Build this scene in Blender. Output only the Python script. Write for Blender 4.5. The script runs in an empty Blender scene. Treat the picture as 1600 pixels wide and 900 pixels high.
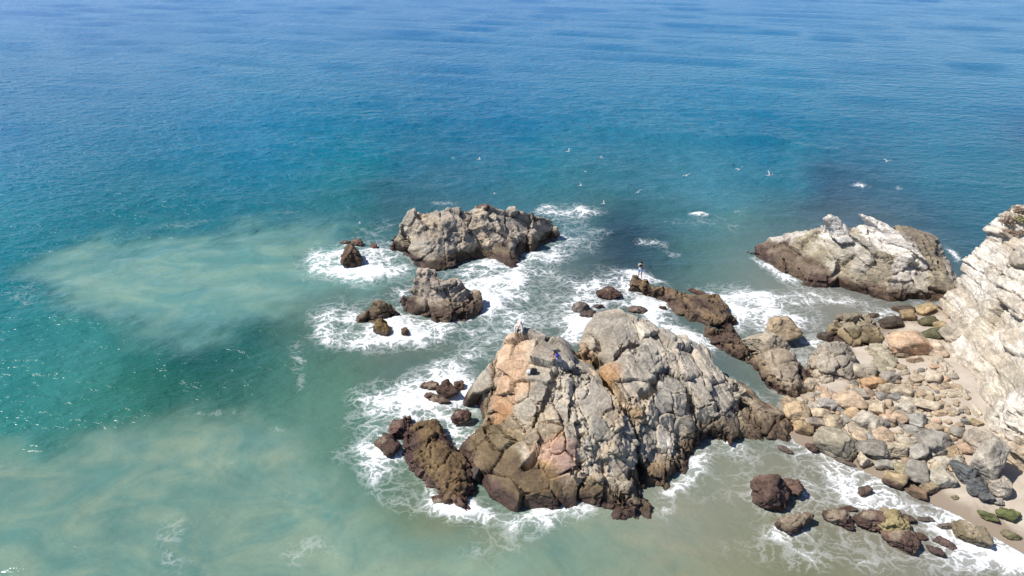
import bpy, bmesh, math, random
import numpy as np
from mathutils import Vector, Matrix

# ------------------------------------------------------------------ camera, sky, sun, exposure
S = bpy.context.scene
FPX, PITCH, CAMZ = 1109.0, math.radians(29.0), 32.0        # focal length in pixels of a 1600 px wide frame
cam_data = bpy.data.cameras.new('camera')
cam_data.sensor_width = 36.0
cam_data.lens = FPX / 1600.0 * 36.0
cam_data.clip_start, cam_data.clip_end = 0.5, 20000.0
cam = bpy.data.objects.new('camera', cam_data)
cam.location = (0, 0, CAMZ)
cam.rotation_euler = (math.pi / 2 - PITCH, 0, 0)
S.collection.objects.link(cam)
S.camera = cam

SUN_EL, SUN_AZ = math.radians(54), math.radians(-94)        # azimuth from +Y towards +X: the sun stands to the left
world = bpy.data.worlds.new('World')
S.world = world
world.use_nodes = True
wn = world.node_tree
sky = wn.nodes.new('ShaderNodeTexSky')
sky.sky_type = 'NISHITA'
sky.sun_disc = False
sky.sun_elevation = SUN_EL
sky.sun_rotation = SUN_AZ
sky.air_density, sky.dust_density, sky.ozone_density = 0.4, 0.0, 1.5
wn.nodes['Background'].inputs[1].default_value = 0.14
wn.links.new(sky.outputs[0], wn.nodes['Background'].inputs[0])

sun_data = bpy.data.lights.new('sun', 'SUN')
sun_data.energy = 4.2
sun_data.angle = math.radians(0.53)
sun_data.color = (1.0, 0.955, 0.89)
sun = bpy.data.objects.new('sun', sun_data)
sdir = Vector((math.sin(SUN_AZ) * math.cos(SUN_EL), math.cos(SUN_AZ) * math.cos(SUN_EL), math.sin(SUN_EL)))
sun.rotation_euler = sdir.to_track_quat('Z', 'Y').to_euler()
sun.location = sdir * 200
S.collection.objects.link(sun)

S.view_settings.view_transform = 'Standard'
S.view_settings.look = 'None'
S.view_settings.exposure = 0.5
S.view_settings.gamma = 1.0
S.view_settings.use_curve_mapping = False

# ------------------------------------------------------------------ small maths
CP, SP = math.cos(PITCH), math.sin(PITCH)
def un(px, py, z=0.0):
    """point of the place seen at photo pixel (px, py) that lies z metres above the sea"""
    a, b = (px - 800) / FPX, (450 - py) / FPX
    d = np.array([a, CP + b * SP, -SP + b * CP])
    t = (z - CAMZ) / d[2]
    return np.array([0, 0, CAMZ]) + d * t
def pix(P):
    """photo pixel of world points"""
    Q = P - np.array([0, 0, CAMZ])
    dep = Q[:, 1] * CP - Q[:, 2] * SP
    dep = np.maximum(dep, 1e-3)
    return np.stack([800 + FPX * Q[:, 0] / dep, 450 - FPX * (Q[:, 1] * SP + Q[:, 2] * CP) / dep], 1)
def rng_at(px, py, z=0.0):
    return float(np.linalg.norm(un(px, py, z) - np.array([0, 0, CAMZ])))
def mpp(px, py, z=0.0):
    """metres per photo pixel there"""
    p = un(px, py, z)
    return float((p[1] * CP - (p[2] - CAMZ) * SP) / FPX)
def sst(a, b, x):
    t = np.clip((x - a) / (b - a), 0, 1)
    return t * t * (3 - 2 * t)
def lin(r, g, b):
    f = lambda c: c / 12.92 if c <= 0.04045 else ((c + 0.055) / 1.055) ** 2.4
    return np.array([f(r / 255), f(g / 255), f(b / 255)])

U = np.uint32
def hsh(ix, iy, iz, s):
    with np.errstate(over='ignore'):
        h = ix.astype(np.int64).astype(U) * U(374761393) + iy.astype(np.int64).astype(U) * U(668265263) + iz.astype(np.int64).astype(U) * U(2246822519) + U((s * 3266489917) & 0xffffffff)
        h = (h ^ (h >> U(15))) * U(2246822519)
        h = (h ^ (h >> U(13))) * U(3266489917)
        h = h ^ (h >> U(16))
    return h
def h01(h):
    return h.astype(np.float64) / 4294967296.0
def vnoise(P, size, s=0):
    Q = P / size
    I = np.floor(Q)
    f = Q - I
    f = f * f * f * (f * (f * 6 - 15) + 10)
    I = I.astype(np.int64)
    out = 0
    for dx in (0, 1):
        wx = f[:, 0] if dx else 1 - f[:, 0]
        for dy in (0, 1):
            wy = f[:, 1] if dy else 1 - f[:, 1]
            for dz in (0, 1):
                wz = f[:, 2] if dz else 1 - f[:, 2]
                out = out + wx * wy * wz * h01(hsh(I[:, 0] + dx, I[:, 1] + dy, I[:, 2] + dz, s))
    return out * 2 - 1
def fbm(P, size, o=4, s=0, gain=0.5):
    out, a, n = 0, 1.0, 0
    for k in range(o):
        out = out + a * vnoise(P + 17.3 * k, size / 2 ** k, s + k)
        n += a
        a *= gain
    return out / n
def voronoi(Q, s=0, jit=0.9):
    """unit-cell 3D Voronoi: F1, F2, hash of the nearest cell, its seed"""
    I = np.floor(Q).astype(np.int64)
    n = len(Q)
    F1, F2 = np.full(n, 9.0), np.full(n, 9.0)
    ID, SD = np.zeros(n, U), np.zeros((n, 3))
    for dx in (-1, 0, 1):
        for dy in (-1, 0, 1):
            for dz in (-1, 0, 1):
                a, b, c = I[:, 0] + dx, I[:, 1] + dy, I[:, 2] + dz
                h = hsh(a, b, c, s)
                sd = np.stack([a + .5 + jit * (h01(h) - .5), b + .5 + jit * (h01(hsh(a, b, c, s + 11)) - .5), c + .5 + jit * (h01(hsh(a, b, c, s + 23)) - .5)], 1)
                d = np.sqrt(((Q - sd) ** 2).sum(1))
                m = d < F1
                F2 = np.where(m, F1, np.minimum(F2, d))
                ID = np.where(m, h, ID)
                SD[m] = sd[m]
                F1 = np.where(m, d, F1)
    return F1, F2, ID, SD
def rnd(ID, k):
    z = np.zeros(len(ID), np.int64)
    return h01(hsh(ID.astype(np.int64), z + k, z, 77 + k))
def stretch(axis, e):
    """matrix that shrinks lengths along axis by e, so that cells come out e times as long there"""
    a = np.array(axis, float)
    a /= np.linalg.norm(a)
    return np.eye(3) - (1 - 1 / e) * np.outer(a, a)
def normals(V, F):
    a, b, c, d = V[F[:, 0]], V[F[:, 1]], V[F[:, 2]], V[F[:, 3]]
    n = np.cross(c - a, d - b)
    N = np.zeros_like(V)
    for k in range(4):
        for j in range(3):
            N[:, j] += np.bincount(F[:, k], n[:, j], len(V))
    return N / (np.linalg.norm(N, axis=1, keepdims=True) + 1e-12)
def rbf(C, z, X, smooth=0.0):
    """linear radial basis surface through (C, z), read at X"""
    n = len(C)
    D = np.sqrt(((C[:, None] - C[None]) ** 2).sum(2))
    A = np.zeros((n + 3, n + 3))
    A[:n, :n] = -D + smooth * np.eye(n)
    A[:n, n] = A[n, :n] = 1
    A[:n, n + 1:] = C
    A[n + 1:, :n] = C.T
    A += 1e-9 * np.eye(n + 3)
    w = np.linalg.solve(A, np.concatenate([z, [0, 0, 0]]))
    out = np.empty(len(X))
    for i in range(0, len(X), 40000):
        x = X[i:i + 40000]
        out[i:i + 40000] = -np.sqrt(((x[:, None] - C[None]) ** 2).sum(2)) @ w[:n] + w[n] + x @ w[n + 1:]
    return out
def poly_sd(poly, X):
    """signed distance to a polygon, positive inside"""
    ins = np.zeros(len(X), bool)
    dist = np.full(len(X), 1e9)
    m = len(poly)
    for i in range(m):
        a, b = poly[i], poly[(i + 1) % m]
        e = b - a
        t = np.clip(((X - a) @ e) / (e @ e + 1e-12), 0, 1)
        dist = np.minimum(dist, np.sqrt(((X - a - t[:, None] * e) ** 2).sum(1)))
        if abs(e[1]) > 1e-12:
            c = (a[1] > X[:, 1]) != (b[1] > X[:, 1])
            ins ^= c & (X[:, 0] < a[0] + (X[:, 1] - a[1]) * e[0] / e[1])
    return np.where(ins, dist, -dist)

# ------------------------------------------------------------------ objects
COL = S.collection
def mesh_of(name, V, F, col=None, mat=None, smooth=True, attrs=None):
    me = bpy.data.meshes.new(name)
    nv, nf, k = len(V), len(F), F.shape[1]
    me.vertices.add(nv)
    me.vertices.foreach_set('co', np.ascontiguousarray(V, np.float32).ravel())
    me.loops.add(nf * k)
    me.loops.foreach_set('vertex_index', np.ascontiguousarray(F, np.int32).ravel())
    me.polygons.add(nf)
    me.polygons.foreach_set('loop_start', np.arange(0, nf * k, k, dtype=np.int32))
    me.polygons.foreach_set('loop_total', np.full(nf, k, np.int32))
    me.polygons.foreach_set('use_smooth', np.full(nf, smooth))
    me.update(calc_edges=True)
    me.validate()
    if col is not None:
        at = me.attributes.new('Col', 'FLOAT_COLOR', 'POINT')
        at.data.foreach_set('color', np.ascontiguousarray(col, np.float32).ravel())
    for an, av in (attrs or {}).items():
        at = me.attributes.new(an, 'FLOAT', 'POINT')
        at.data.foreach_set('value', np.ascontiguousarray(av, np.float32))
    if mat:
        me.materials.append(mat)
    return me
def link(name, me, parent=None):
    o = bpy.data.objects.new(name, me)
    COL.objects.link(o)
    if parent is not None:
        o.parent = parent
    return o
def tag(o, label, cat, group=None):
    o['label'], o['category'] = label, cat
    if group:
        o['group'] = group
    return o
def empty(name, loc, label, cat, group=None, rz=0.0):
    o = link(name, None)
    o.empty_display_size = 0.3
    o.location = loc
    o.rotation_euler = (0, 0, rz)
    return tag(o, label, cat, group)

# ------------------------------------------------------------------ materials
def mat_new(name):
    m = bpy.data.materials.new(name)
    m.use_nodes = True
    return m, m.node_tree.nodes, m.node_tree.links, m.node_tree.nodes['Principled BSDF']
def nd(N, t, **kw):
    n = N.new(t)
    for k, v in kw.items():
        if k.startswith('i_'):
            n.inputs[k[2:].replace('_', ' ')].default_value = v
        else:
            setattr(n, k, v)
    return n
def mth(N, L, op, a, b=None, c=None, clamp=False):
    n = N.new('ShaderNodeMath')
    n.operation = op
    n.use_clamp = clamp
    for i, v in enumerate((a, b, c)):
        if v is None:
            continue
        if isinstance(v, (int, float)):
            n.inputs[i].default_value = v
        else:
            L.new(v, n.inputs[i])
    return n.outputs[0]
def mixc(N, L, fac, a, b, mode='MIX'):
    n = N.new('ShaderNodeMix')
    n.data_type = 'RGBA'
    n.blend_type = mode
    for i, v in ((0, fac), (6, a), (7, b)):
        if isinstance(v, (int, float)):
            n.inputs[i].default_value = v
        elif isinstance(v, tuple):
            n.inputs[i].default_value = v
        else:
            L.new(v, n.inputs[i])
    return n.outputs[2]
def mapr(N, L, v, a, b, c=0.0, d=1.0, smooth=True):
    n = N.new('ShaderNodeMapRange')
    n.interpolation_type = 'SMOOTHSTEP' if smooth else 'LINEAR'
    L.new(v, n.inputs[0])
    for i, x in enumerate((a, b, c, d)):
        n.inputs[i + 1].default_value = x
    return n.outputs[0]
def noise(N, L, vec, scale, detail=4, rough=0.55, dist=0.0):
    n = N.new('ShaderNodeTexNoise')
    n.inputs['Scale'].default_value = scale
    n.inputs['Detail'].default_value = detail
    n.inputs['Roughness'].default_value = rough
    n.inputs['Distortion'].default_value = dist
    L.new(vec, n.inputs['Vector'])
    return n.outputs['Fac']
def vmap(N, L, vec, loc=(0, 0, 0), rot=(0, 0, 0), scale=(1, 1, 1)):
    n = N.new('ShaderNodeMapping')
    n.inputs['Location'].default_value = loc
    n.inputs['Rotation'].default_value = rot
    n.inputs['Scale'].default_value = scale
    L.new(vec, n.inputs['Vector'])
    return n.outputs[0]

def rock_material(name, strata_rot=(0, 0, 0), fine=1.0, veins=0.5):
    """weathered coastal rock: colour and wetness come per vertex, grain, lichen specks and bedding lines from noise"""
    m, N, L, B = mat_new(name)
    pos = nd(N, 'ShaderNodeNewGeometry').outputs['Position']
    at = nd(N, 'ShaderNodeAttribute', attribute_name='Col')
    n1 = noise(N, L, pos, 0.9 * fine, 6, 0.62, 0.4)
    n2 = noise(N, L, pos, 5.5 * fine, 5, 0.65)
    n3 = noise(N, L, pos, 22 * fine, 3, 0.7)
    bed = vmap(N, L, pos, rot=strata_rot, scale=(0.35, 0.35, 5.0))
    n4 = noise(N, L, bed, 1.6, 4, 0.6, 0.6)
    f = mth(N, L, 'ADD', mapr(N, L, n1, 0.28, 0.72, -0.2, 0.2), mapr(N, L, n2, 0.25, 0.75, -0.24, 0.24))
    f = mth(N, L, 'ADD', f, mapr(N, L, n3, 0.25, 0.75, -0.16, 0.16))
    f = mth(N, L, 'ADD', f, mapr(N, L, n4, 0.3, 0.7, -0.25 * veins, 0.25 * veins))
    f = mth(N, L, 'ADD', f, 1.0)
    cc = nd(N, 'ShaderNodeCombineColor')
    for i in range(3):
        L.new(f, cc.inputs[i])
    c = mixc(N, L, 1.0, at.outputs['Color'], cc.outputs[0], 'MULTIPLY')
    sp = mapr(N, L, noise(N, L, pos, 9 * fine, 2, 0.5), 0.62, 0.7)
    c = mixc(N, L, mth(N, L, 'MULTIPLY', sp, 0.35), c, (0.13, 0.10, 0.075, 1))
    L.new(c, B.inputs['Base Color'])
    r = mth(N, L, 'SUBTRACT', 0.92, mth(N, L, 'MULTIPLY', at.outputs['Alpha'], 0.5))
    L.new(r, B.inputs['Roughness'])
    B.inputs['Specular IOR Level'].default_value = 0.35
    hgt = mth(N, L, 'ADD', mth(N, L, 'MULTIPLY', n2, 0.10 / fine), mth(N, L, 'MULTIPLY', n3, 0.03 / fine))
    hgt = mth(N, L, 'ADD', hgt, mth(N, L, 'MULTIPLY', n4, 0.10 * veins))
    bp = nd(N, 'ShaderNodeBump')
    bp.inputs['Strength'].default_value = 0.85
    bp.inputs['Distance'].default_value = 1.0
    L.new(hgt, bp.inputs['Height'])
    L.new(bp.outputs[0], B.inputs['Normal'])
    return m
M_ROCK = rock_material('jointed_coastal_rock')
M_BED = rock_material('bedded_pale_rock', (0.5, 0.25, 0), 1.0, 1.0)
M_BOULDER = rock_material('boulder_stone', (0.9, 0.4, 0), 1.3, 0.7)

def plain(name, col, rough=0.7):
    m, N, L, B = mat_new(name)
    pos = nd(N, 'ShaderNodeTexCoord').outputs['Object']
    n = noise(N, L, pos, 14, 3, 0.6)
    c = mixc(N, L, mapr(N, L, n, 0.3, 0.7), tuple(x * 0.8 for x in col) + (1,), tuple(min(1, x * 1.15) for x in col) + (1,))
    L.new(c, B.inputs['Base Color'])
    B.inputs['Roughness'].default_value = rough
    return m
# ------------------------------------------------------------------ rock tools
GREY, PALE, TAN, PINK, OCHRE = (.385, .355, .31), (.50, .45, .385), (.45, .365, .265), (.49, .345, .245), (.45, .29, .145)
BROWN, WEED, OLIVE, WHITE, CREAM = (.105, .072, .048), (.072, .044, .036), (.27, .215, .145), (.80, .76, .71), (.60, .52, .43)
DARKGREY, SLATE, MOSS, RUST, MAROON = (.17, .165, .16), (.21, .21, .205), (.05, .075, .02), (.36, .19, .09), (.098, .062, .052)
FOOT = []          # waterline polygons (x, y), for the foam

def voxel(V, F, size):
    me = mesh_of('lump', V, F)
    o = link('lump', me)
    md = o.modifiers.new('r', 'REMESH')
    md.mode = 'VOXEL'
    md.voxel_size = size
    dg = bpy.context.evaluated_depsgraph_get()
    ev = o.evaluated_get(dg)
    m2 = ev.to_mesh()
    V2 = np.empty(len(m2.vertices) * 3, np.float32)
    m2.vertices.foreach_get('co', V2)
    F2 = np.empty(len(m2.loops), np.int32)
    m2.loops.foreach_get('vertex_index', F2)
    ev.to_mesh_clear()
    bpy.data.objects.remove(o)
    bpy.data.meshes.remove(me)
    return V2.reshape(-1, 3).astype(float), F2.reshape(-1, 4)

def keep_faces(V, F, mask):
    F = F[mask]
    u, inv = np.unique(F, return_inverse=True)
    return V[u], inv.reshape(F.shape), u

def lump(outline, ctrl, wall=0.7, rim=0.5, step=0.2, floor=-1.4, smooth=0.15, back=0.4):
    """closed mesh of a rock standing on its footprint, with the heights of the control points"""
    poly = np.array([un(p[0], p[1], p[2] if len(p) > 2 else 0)[:2] + (0, back if len(p) > 2 and p[2] > 1.2 else 0) for p in outline])
    crest = [p for p in outline if len(p) > 2 and p[2] > 1.2]
    C = np.array([un(*c)[:2] for c in list(ctrl) + crest] + list(poly))
    z = np.array([c[2] for c in list(ctrl) + crest] + [max(rim, (p[2] if len(p) > 2 else 0)) for p in outline], float)
    lo, hi = poly.min(0) - 3 * step, poly.max(0) + 3 * step
    xs, ys = np.arange(lo[0], hi[0], step), np.arange(lo[1], hi[1], step)
    nx, ny = len(xs), len(ys)
    X = np.stack(np.meshgrid(xs, ys, indexing='ij'), 2).reshape(-1, 2)
    sd = poly_sd(poly, X + 0.18 * np.stack([vnoise(np.c_[X, X[:, 0] * 0], 1.1, 5), vnoise(np.c_[X, X[:, 0] * 0], 1.1, 6)], 1))
    H = rbf(C, z, X, smooth)
    t = np.clip((sd + 0.15) / wall, 0, 1)
    h = np.where(sd > -0.15, floor + (H - floor) * (1 - (1 - t) ** 2) ** 0.55, floor)
    idx = np.arange(nx * ny).reshape(nx, ny)
    Q = np.stack([idx[:-1, :-1], idx[1:, :-1], idx[1:, 1:], idx[:-1, 1:]], 2).reshape(-1, 4)
    Q = Q[(sd[Q] > -0.17).any(1)]
    e = np.concatenate([Q[:, [0, 1]], Q[:, [1, 2]], Q[:, [2, 3]], Q[:, [3, 0]]])
    key = e[:, 0].astype(np.int64) * (nx * ny) + e[:, 1]
    rev = e[:, 1].astype(np.int64) * (nx * ny) + e[:, 0]
    be = e[~np.isin(key, rev)]
    n = nx * ny
    V = np.concatenate([np.c_[X, h], np.c_[X, np.full(n, floor - 0.8)]])
    F = np.concatenate([Q, Q[:, ::-1] + n, np.stack([be[:, 1], be[:, 0], be[:, 0] + n, be[:, 1] + n], 1)])
    V, F, _ = keep_faces(V, F, np.ones(len(F), bool))
    return V, F, poly, (lambda xy: rbf(C, z, xy, smooth))

def fracture(V, N, size, amp, tilt=0.0, crack=0.0, cw=0.12, bulge=0.0, A=None, s=1, warp=0.09, scallop=0.0):
    """displacement along N that breaks a surface into blocks of about the given size; also the block ids"""
    Q = V + warp * size * np.stack([vnoise(V, size * 1.3, s + 31), vnoise(V, size * 1.3, s + 32), vnoise(V, size * 1.3, s + 33)], 1)
    Q = Q / size
    if A is not None:
        Q = Q @ A.T
    F1, F2, ID, SD = voronoi(Q, s)
    e = F2 - F1
    d = amp * (rnd(ID, 1) * 2 - 1)
    if tilt:
        t = np.stack([rnd(ID, 2), rnd(ID, 3), rnd(ID, 4)], 1) * 2 - 1
        d = d + tilt * size * (t * (Q - SD)).sum(1)
    if scallop:
        d = d + scallop * size * (F1 ** 2 - .25)
    if bulge:
        d = d + bulge * (1 - np.exp(-e / 0.25))
    if crack:
        d = d - crack * np.exp(-(e / cw) ** 2)
    return d, ID, e

def seeded(V, seeds, zf, s=3, warp=0.22, warpsize=1.3):
    """blocks grown round hand-set seeds (px, py, weight, angle, elongation, colour)"""
    n = len(V)
    Q = V + warp * np.stack([vnoise(V, warpsize, s), vnoise(V, warpsize, s + 1), vnoise(V, warpsize, s + 2)], 1)
    F1, F2, ID = np.full(n, 99.0), np.full(n, 99.0), np.zeros(n, int)
    P = []
    for i, sd in enumerate(seeds):
        px, py, w, ang, el = sd[:5]
        z = 2.0
        for _ in range(6):
            p = un(px, py, z)
            z = 0.5 * z + 0.5 * float(zf(p[None, :2])[0])
        p = un(px, py, z)
        q = un(px + 12 * math.cos(math.radians(ang)), py + 12 * math.sin(math.radians(ang)), z)
        a = (q - p) / np.linalg.norm(q - p)
        D = Q - p
        d2 = (D ** 2).sum(1)
        if el != 1:
            d2 = d2 - (1 - 1 / el ** 2) * (D @ a) ** 2
        d = np.sqrt(np.maximum(d2, 0)) / w
        m = d < F1
        F2 = np.where(m, F1, np.minimum(F2, d))
        ID[m] = i
        F1 = np.where(m, d, F1)
        P.append(p)
    return F1, F2, ID, np.array(P)

def paint(V, N, base, patches=(), wet=0.9, tide=1.8, tidecol=OLIVE, wetcol=BROWN, s=50, wetcol2=WEED, zf=None, alt=None, altk=0.5):
    """per-vertex rock colour with the dark weedy band above the waterline; alpha is wetness"""
    c = np.array(base, float)
    if c.ndim == 1:
        c = np.tile(c, (len(V), 1))
    n0, n1, n2 = fbm(V, 3.2, 3, s), fbm(V, 1.1, 4, s + 5), fbm(V, 0.4, 3, s + 9)
    if alt is not None:
        k = (sst(-0.05, 0.35, n0 + 0.5 * n1) * altk)[:, None]
        c = c * (1 - k) + np.array(alt) * k
    c = c * (1 + 0.30 * n1 + 0.16 * n2)[:, None]
    for px, py, z, r, col, k in patches:
        p = un(px, py, z)
        d = np.sqrt(((V - p) ** 2).sum(1)) / r + 0.55 * n1 + 0.25 * n0
        m = (k * (1 - sst(0.55, 1.0, d)))[:, None]
        c = c * (1 - m) + np.array(col) * (1 + 0.2 * n2)[:, None] * m
    zz = V[:, 2]
    t = sst(tide + 0.35, tide - 0.35, zz + 0.9 * n0 + 0.5 * n1) if tide > 0 else 0
    t = (0.75 * (1 - sst(tide - 0.4, tide + 0.4, zz + 0.8 * n0 + 0.6 * n1)))[:, None] if tide > 0 else np.zeros((len(V), 1))
    c = c * (1 - t) + np.array(tidecol) * (1 + 0.5 * n1)[:, None] * t
    w = 1 - sst(wet - 0.22, wet + 0.22, zz + 0.45 * n1 + 0.5 * n0 * min(1, wet))
    k = sst(-0.2, 0.3, n0 + 0.6 * n2)[:, None]
    dk = np.array(wetcol) * k + np.array(wetcol2) * (1 - k)
    c = c * (1 - w[:, None]) + dk * (1 + 0.5 * n2)[:, None] * w[:, None]
    return np.c_[np.clip(c * (1.03, 1.0, .93), 0.012, 0.9), w]

def tidy_ids(V, F, ID, minv):
    """one id for each connected block; slivers join the block beside them"""
    E = np.concatenate([F[:, [0, 1]], F[:, [1, 2]], F[:, [2, 3]], F[:, [3, 0]]])
    lab = ID.astype(np.int64).copy()
    for turn in range(2):
        same = E[lab[E[:, 0]] == lab[E[:, 1]]]
        L = np.arange(len(V))
        while True:
            old = L.copy()
            np.minimum.at(L, same[:, 0], L[same[:, 1]])
            np.minimum.at(L, same[:, 1], L[same[:, 0]])
            L = L[L]
            if (L == old).all():
                break
        cnt = np.bincount(L, minlength=len(V))
        lab = np.where(cnt[L] < minv, -1, L)
        for _ in range(60):
            m = (lab[E[:, 0]] < 0) & (lab[E[:, 1]] >= 0)
            if not m.any():
                break
            lab[E[m, 0]] = lab[E[m, 1]]
    return lab

def split_blocks(root, V, F, col, ID, mat, part, minf=60, origin=None, rest='bedrock'):
    """every block becomes a mesh of its own under root"""
    o = np.array(origin)
    lab = tidy_ids(V, F, ID, minf)
    fid = lab[F[:, 0]]
    for g in np.unique(fid):
        f0 = fid == g
        if f0.sum() < 12:
            continue
        v, f, idx = keep_faces(V, F, f0)
        nm = rest if g == -1 else part
        link(nm, mesh_of(nm, v - o, f, col[idx], mat), root)

def fold(V, F, it=1, k=0.5):
    """relax a mesh a little (umbrella smoothing)"""
    for _ in range(it):
        a = np.zeros_like(V)
        n = np.zeros(len(V))
        for i in range(4):
            for j in (1, 3):
                for x in range(3):
                    a[:, x] += np.bincount(F[:, i], V[F[:, (i + j) % 4], x], len(V))
                n += np.bincount(F[:, i], minlength=len(V))
        V = V * (1 - k) + k * a / n[:, None]
    return V

def crevices(V, lines, s=7):
    """narrow clefts: (points as (px, py, z), width, depth)"""
    Z = np.zeros(len(V))
    W = 0.22 * np.stack([vnoise(V, 0.9, s), vnoise(V, 0.9, s + 1)], 1)
    for pts, w, dep in lines:
        P = np.array([un(*p)[:2] for p in pts])
        d = np.full(len(V), 1e9)
        for a, b in zip(P[:-1], P[1:]):
            e = b - a
            x = V[:, :2] + W - a
            t = np.clip((x @ e) / (e @ e), 0, 1)
            d = np.minimum(d, np.sqrt(((x - t[:, None] * e) ** 2).sum(1)))
        Z = np.maximum(Z, dep * (1 - sst(w * 0.45, w, d)))
    V = V.copy()
    V[:, 2] -= Z
    return V

def jointed_rock(name, label, cat, outline, ctrl, vox=0.1, wall=0.7, rim=0.5, seeds=None, size=1.6, l1=(.18, .14, .28, .07, .12), A=None, l2=(.55, .07, .22, .07, .1), l3=(.22, .03, .25),
                 s=1, base=GREY, alt=None, altk=0.5, cols=None, patches=(), cuts=(), strata=None, mat=None, part='rock_block', minf=60, foot=True, scal=.35, back=.4, flat=.6, smask=None, **pk):
    V, F, poly, zf = lump(outline, ctrl, wall, rim, back=back)
    if foot:
        FOOT.append(poly)
    V, F = voxel(V, F, vox)
    V, F, _ = keep_faces(V, F, (V[F][:, :, 2] > -1.0).any(1))
    N = normals(V, F)
    amp, tilt, crack, cw, bulge = l1
    # broad unevenness, then three generations of fracture
    V = V + N * (0.20 * fbm(V, 2.6, 3, s + 90) * min(1, size))[:, None]
    if cuts:
        V = crevices(V, cuts)
        N = normals(V, F)
    if strata:
        n, th, sa, st = strata
        n = np.array(n, float) / np.linalg.norm(n)
        q = (V @ n) / th + 0.35 * fbm(V, 3.0, 3, s + 70)
        k = np.floor(q)
        fr = q - k
        off = h01(hsh(k, k * 0, k * 0, s)) * 2 - 1
        if smask is not None:
            sa = sa * smask(V)
        V = V + N * (sa * off * sst(0, 0.12, fr) * sst(0, 0.12, 1 - fr) - sa * 0.7 * np.exp(-(np.minimum(fr, 1 - fr) / 0.08) ** 2))[:, None]
        SK = k
    if seeds:
        F1, F2, ID, SP3 = seeded(V, seeds, zf, s)
        e = F2 - F1
        D = V - SP3[ID]
        t = np.stack([rnd(ID, 2), rnd(ID, 3), rnd(ID, 4)], 1) * 2 - 1
        ck = 0.25 + 0.75 * sst(-0.35, 0.35, fbm(V, 2.0, 2, s + 44))
        d = amp * (rnd(ID, 1) * 2 - 1) + tilt * np.clip((t * D).sum(1), -1.5, 1.5) + bulge * (1 - np.exp(-e / 0.3)) - crack * ck * np.exp(-(e / cw) ** 2)
        cv = np.array([sd[5] for sd in seeds])[ID] * (0.9 + 0.2 * rnd(ID, 6))[:, None]
        num, den = np.zeros((len(V), 3)), np.full(len(V), 1e-9)
        for p, sd in zip(SP3, seeds):
            w = np.exp(-((V - p) ** 2).sum(1) / 1.1)
            num += w[:, None] * np.array(sd[5])
            den += w
        cv = 0.4 * cv + 0.6 * np.where((den > 1e-6)[:, None], num / den[:, None], cv)
    else:
        d, ID, e = fracture(V, N, size, amp, tilt, crack, cw, bulge, A, s)
        d = d + crack * np.exp(-(e / cw) ** 2) * 0.8 * (1 - sst(-0.3, 0.3, fbm(V, 2.0, 2, s + 44)))
        b0 = np.array(base)
        cv = b0 * (0.84 + 0.32 * rnd(ID, 6))[:, None]
        if cols:
            pick = (rnd(ID, 8) * len(cols)).astype(int)
            cv = np.array(cols)[pick] * (0.88 + 0.24 * rnd(ID, 6))[:, None]
    if strata and st is not None:
        pick = (h01(hsh(SK, SK * 0, SK * 0, s + 4)) * len(st)).astype(int)
        sc_ = np.array(st)[pick] * (0.88 + 0.24 * rnd(ID, 6))[:, None]
        km = 1.0 if smask is None else (.65 * smask(V))[:, None]
        cv = cv * (1 - km) + sc_ * km
    if flat:
        # every block is worked towards a flat broken face
        lab = np.unique(ID, return_inverse=True)[1].ravel()
        cnt = np.bincount(lab)
        cb = np.stack([np.bincount(lab, V[:, k]) for k in range(3)], 1) / cnt[:, None]
        nb = np.stack([np.bincount(lab, N[:, k]) for k in range(3)], 1)
        nb /= np.linalg.norm(nb, axis=1, keepdims=True) + 1e-9
        h_ = ((V - cb[lab]) * nb[lab]).sum(1)
        k_ = flat * np.exp(-(h_ / .55) ** 2) * np.clip((N * nb[lab]).sum(1), 0, 1)
        V = V - (k_ * h_)[:, None] * nb[lab]
    V = V + N * d[:, None]
    N = normals(V, F)
    d, _, _ = fracture(V, N, l2[0], l2[1], l2[2], l2[3], l2[4], 0, A, s + 5, scallop=scal)
    big = 0.35 + 0.85 * sst(-0.3, 0.35, fbm(V, 2.5, 2, s + 60))
    if seeds:
        # broad blocks keep clean faces, small ones are shattered
        wts = np.array([sd[2] for sd in seeds])[ID]
        big = big * (1.15 - .85 * sst(.75, 1.05, wts))
    V = V + N * (d * big)[:, None]
    N = normals(V, F)
    d, _, _ = fracture(V, N, l3[0], l3[1], l3[2], 0, .1, 0, A, s + 9)
    V = V + N * (d * big + 0.035 * fbm(V, 0.5, 3, s + 40))[:, None]
    N = normals(V, F)
    col = paint(V, N, cv, patches, s=s + 100, alt=alt, altk=altk, **pk)
    org = [poly[:, 0].mean(), poly[:, 1].mean(), 0]
    root = empty(name, org, label, cat)
    split_blocks(root, V, F, col, ID.astype(np.int64), mat or M_ROCK, part, minf, org)
    return root, V, F

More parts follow.
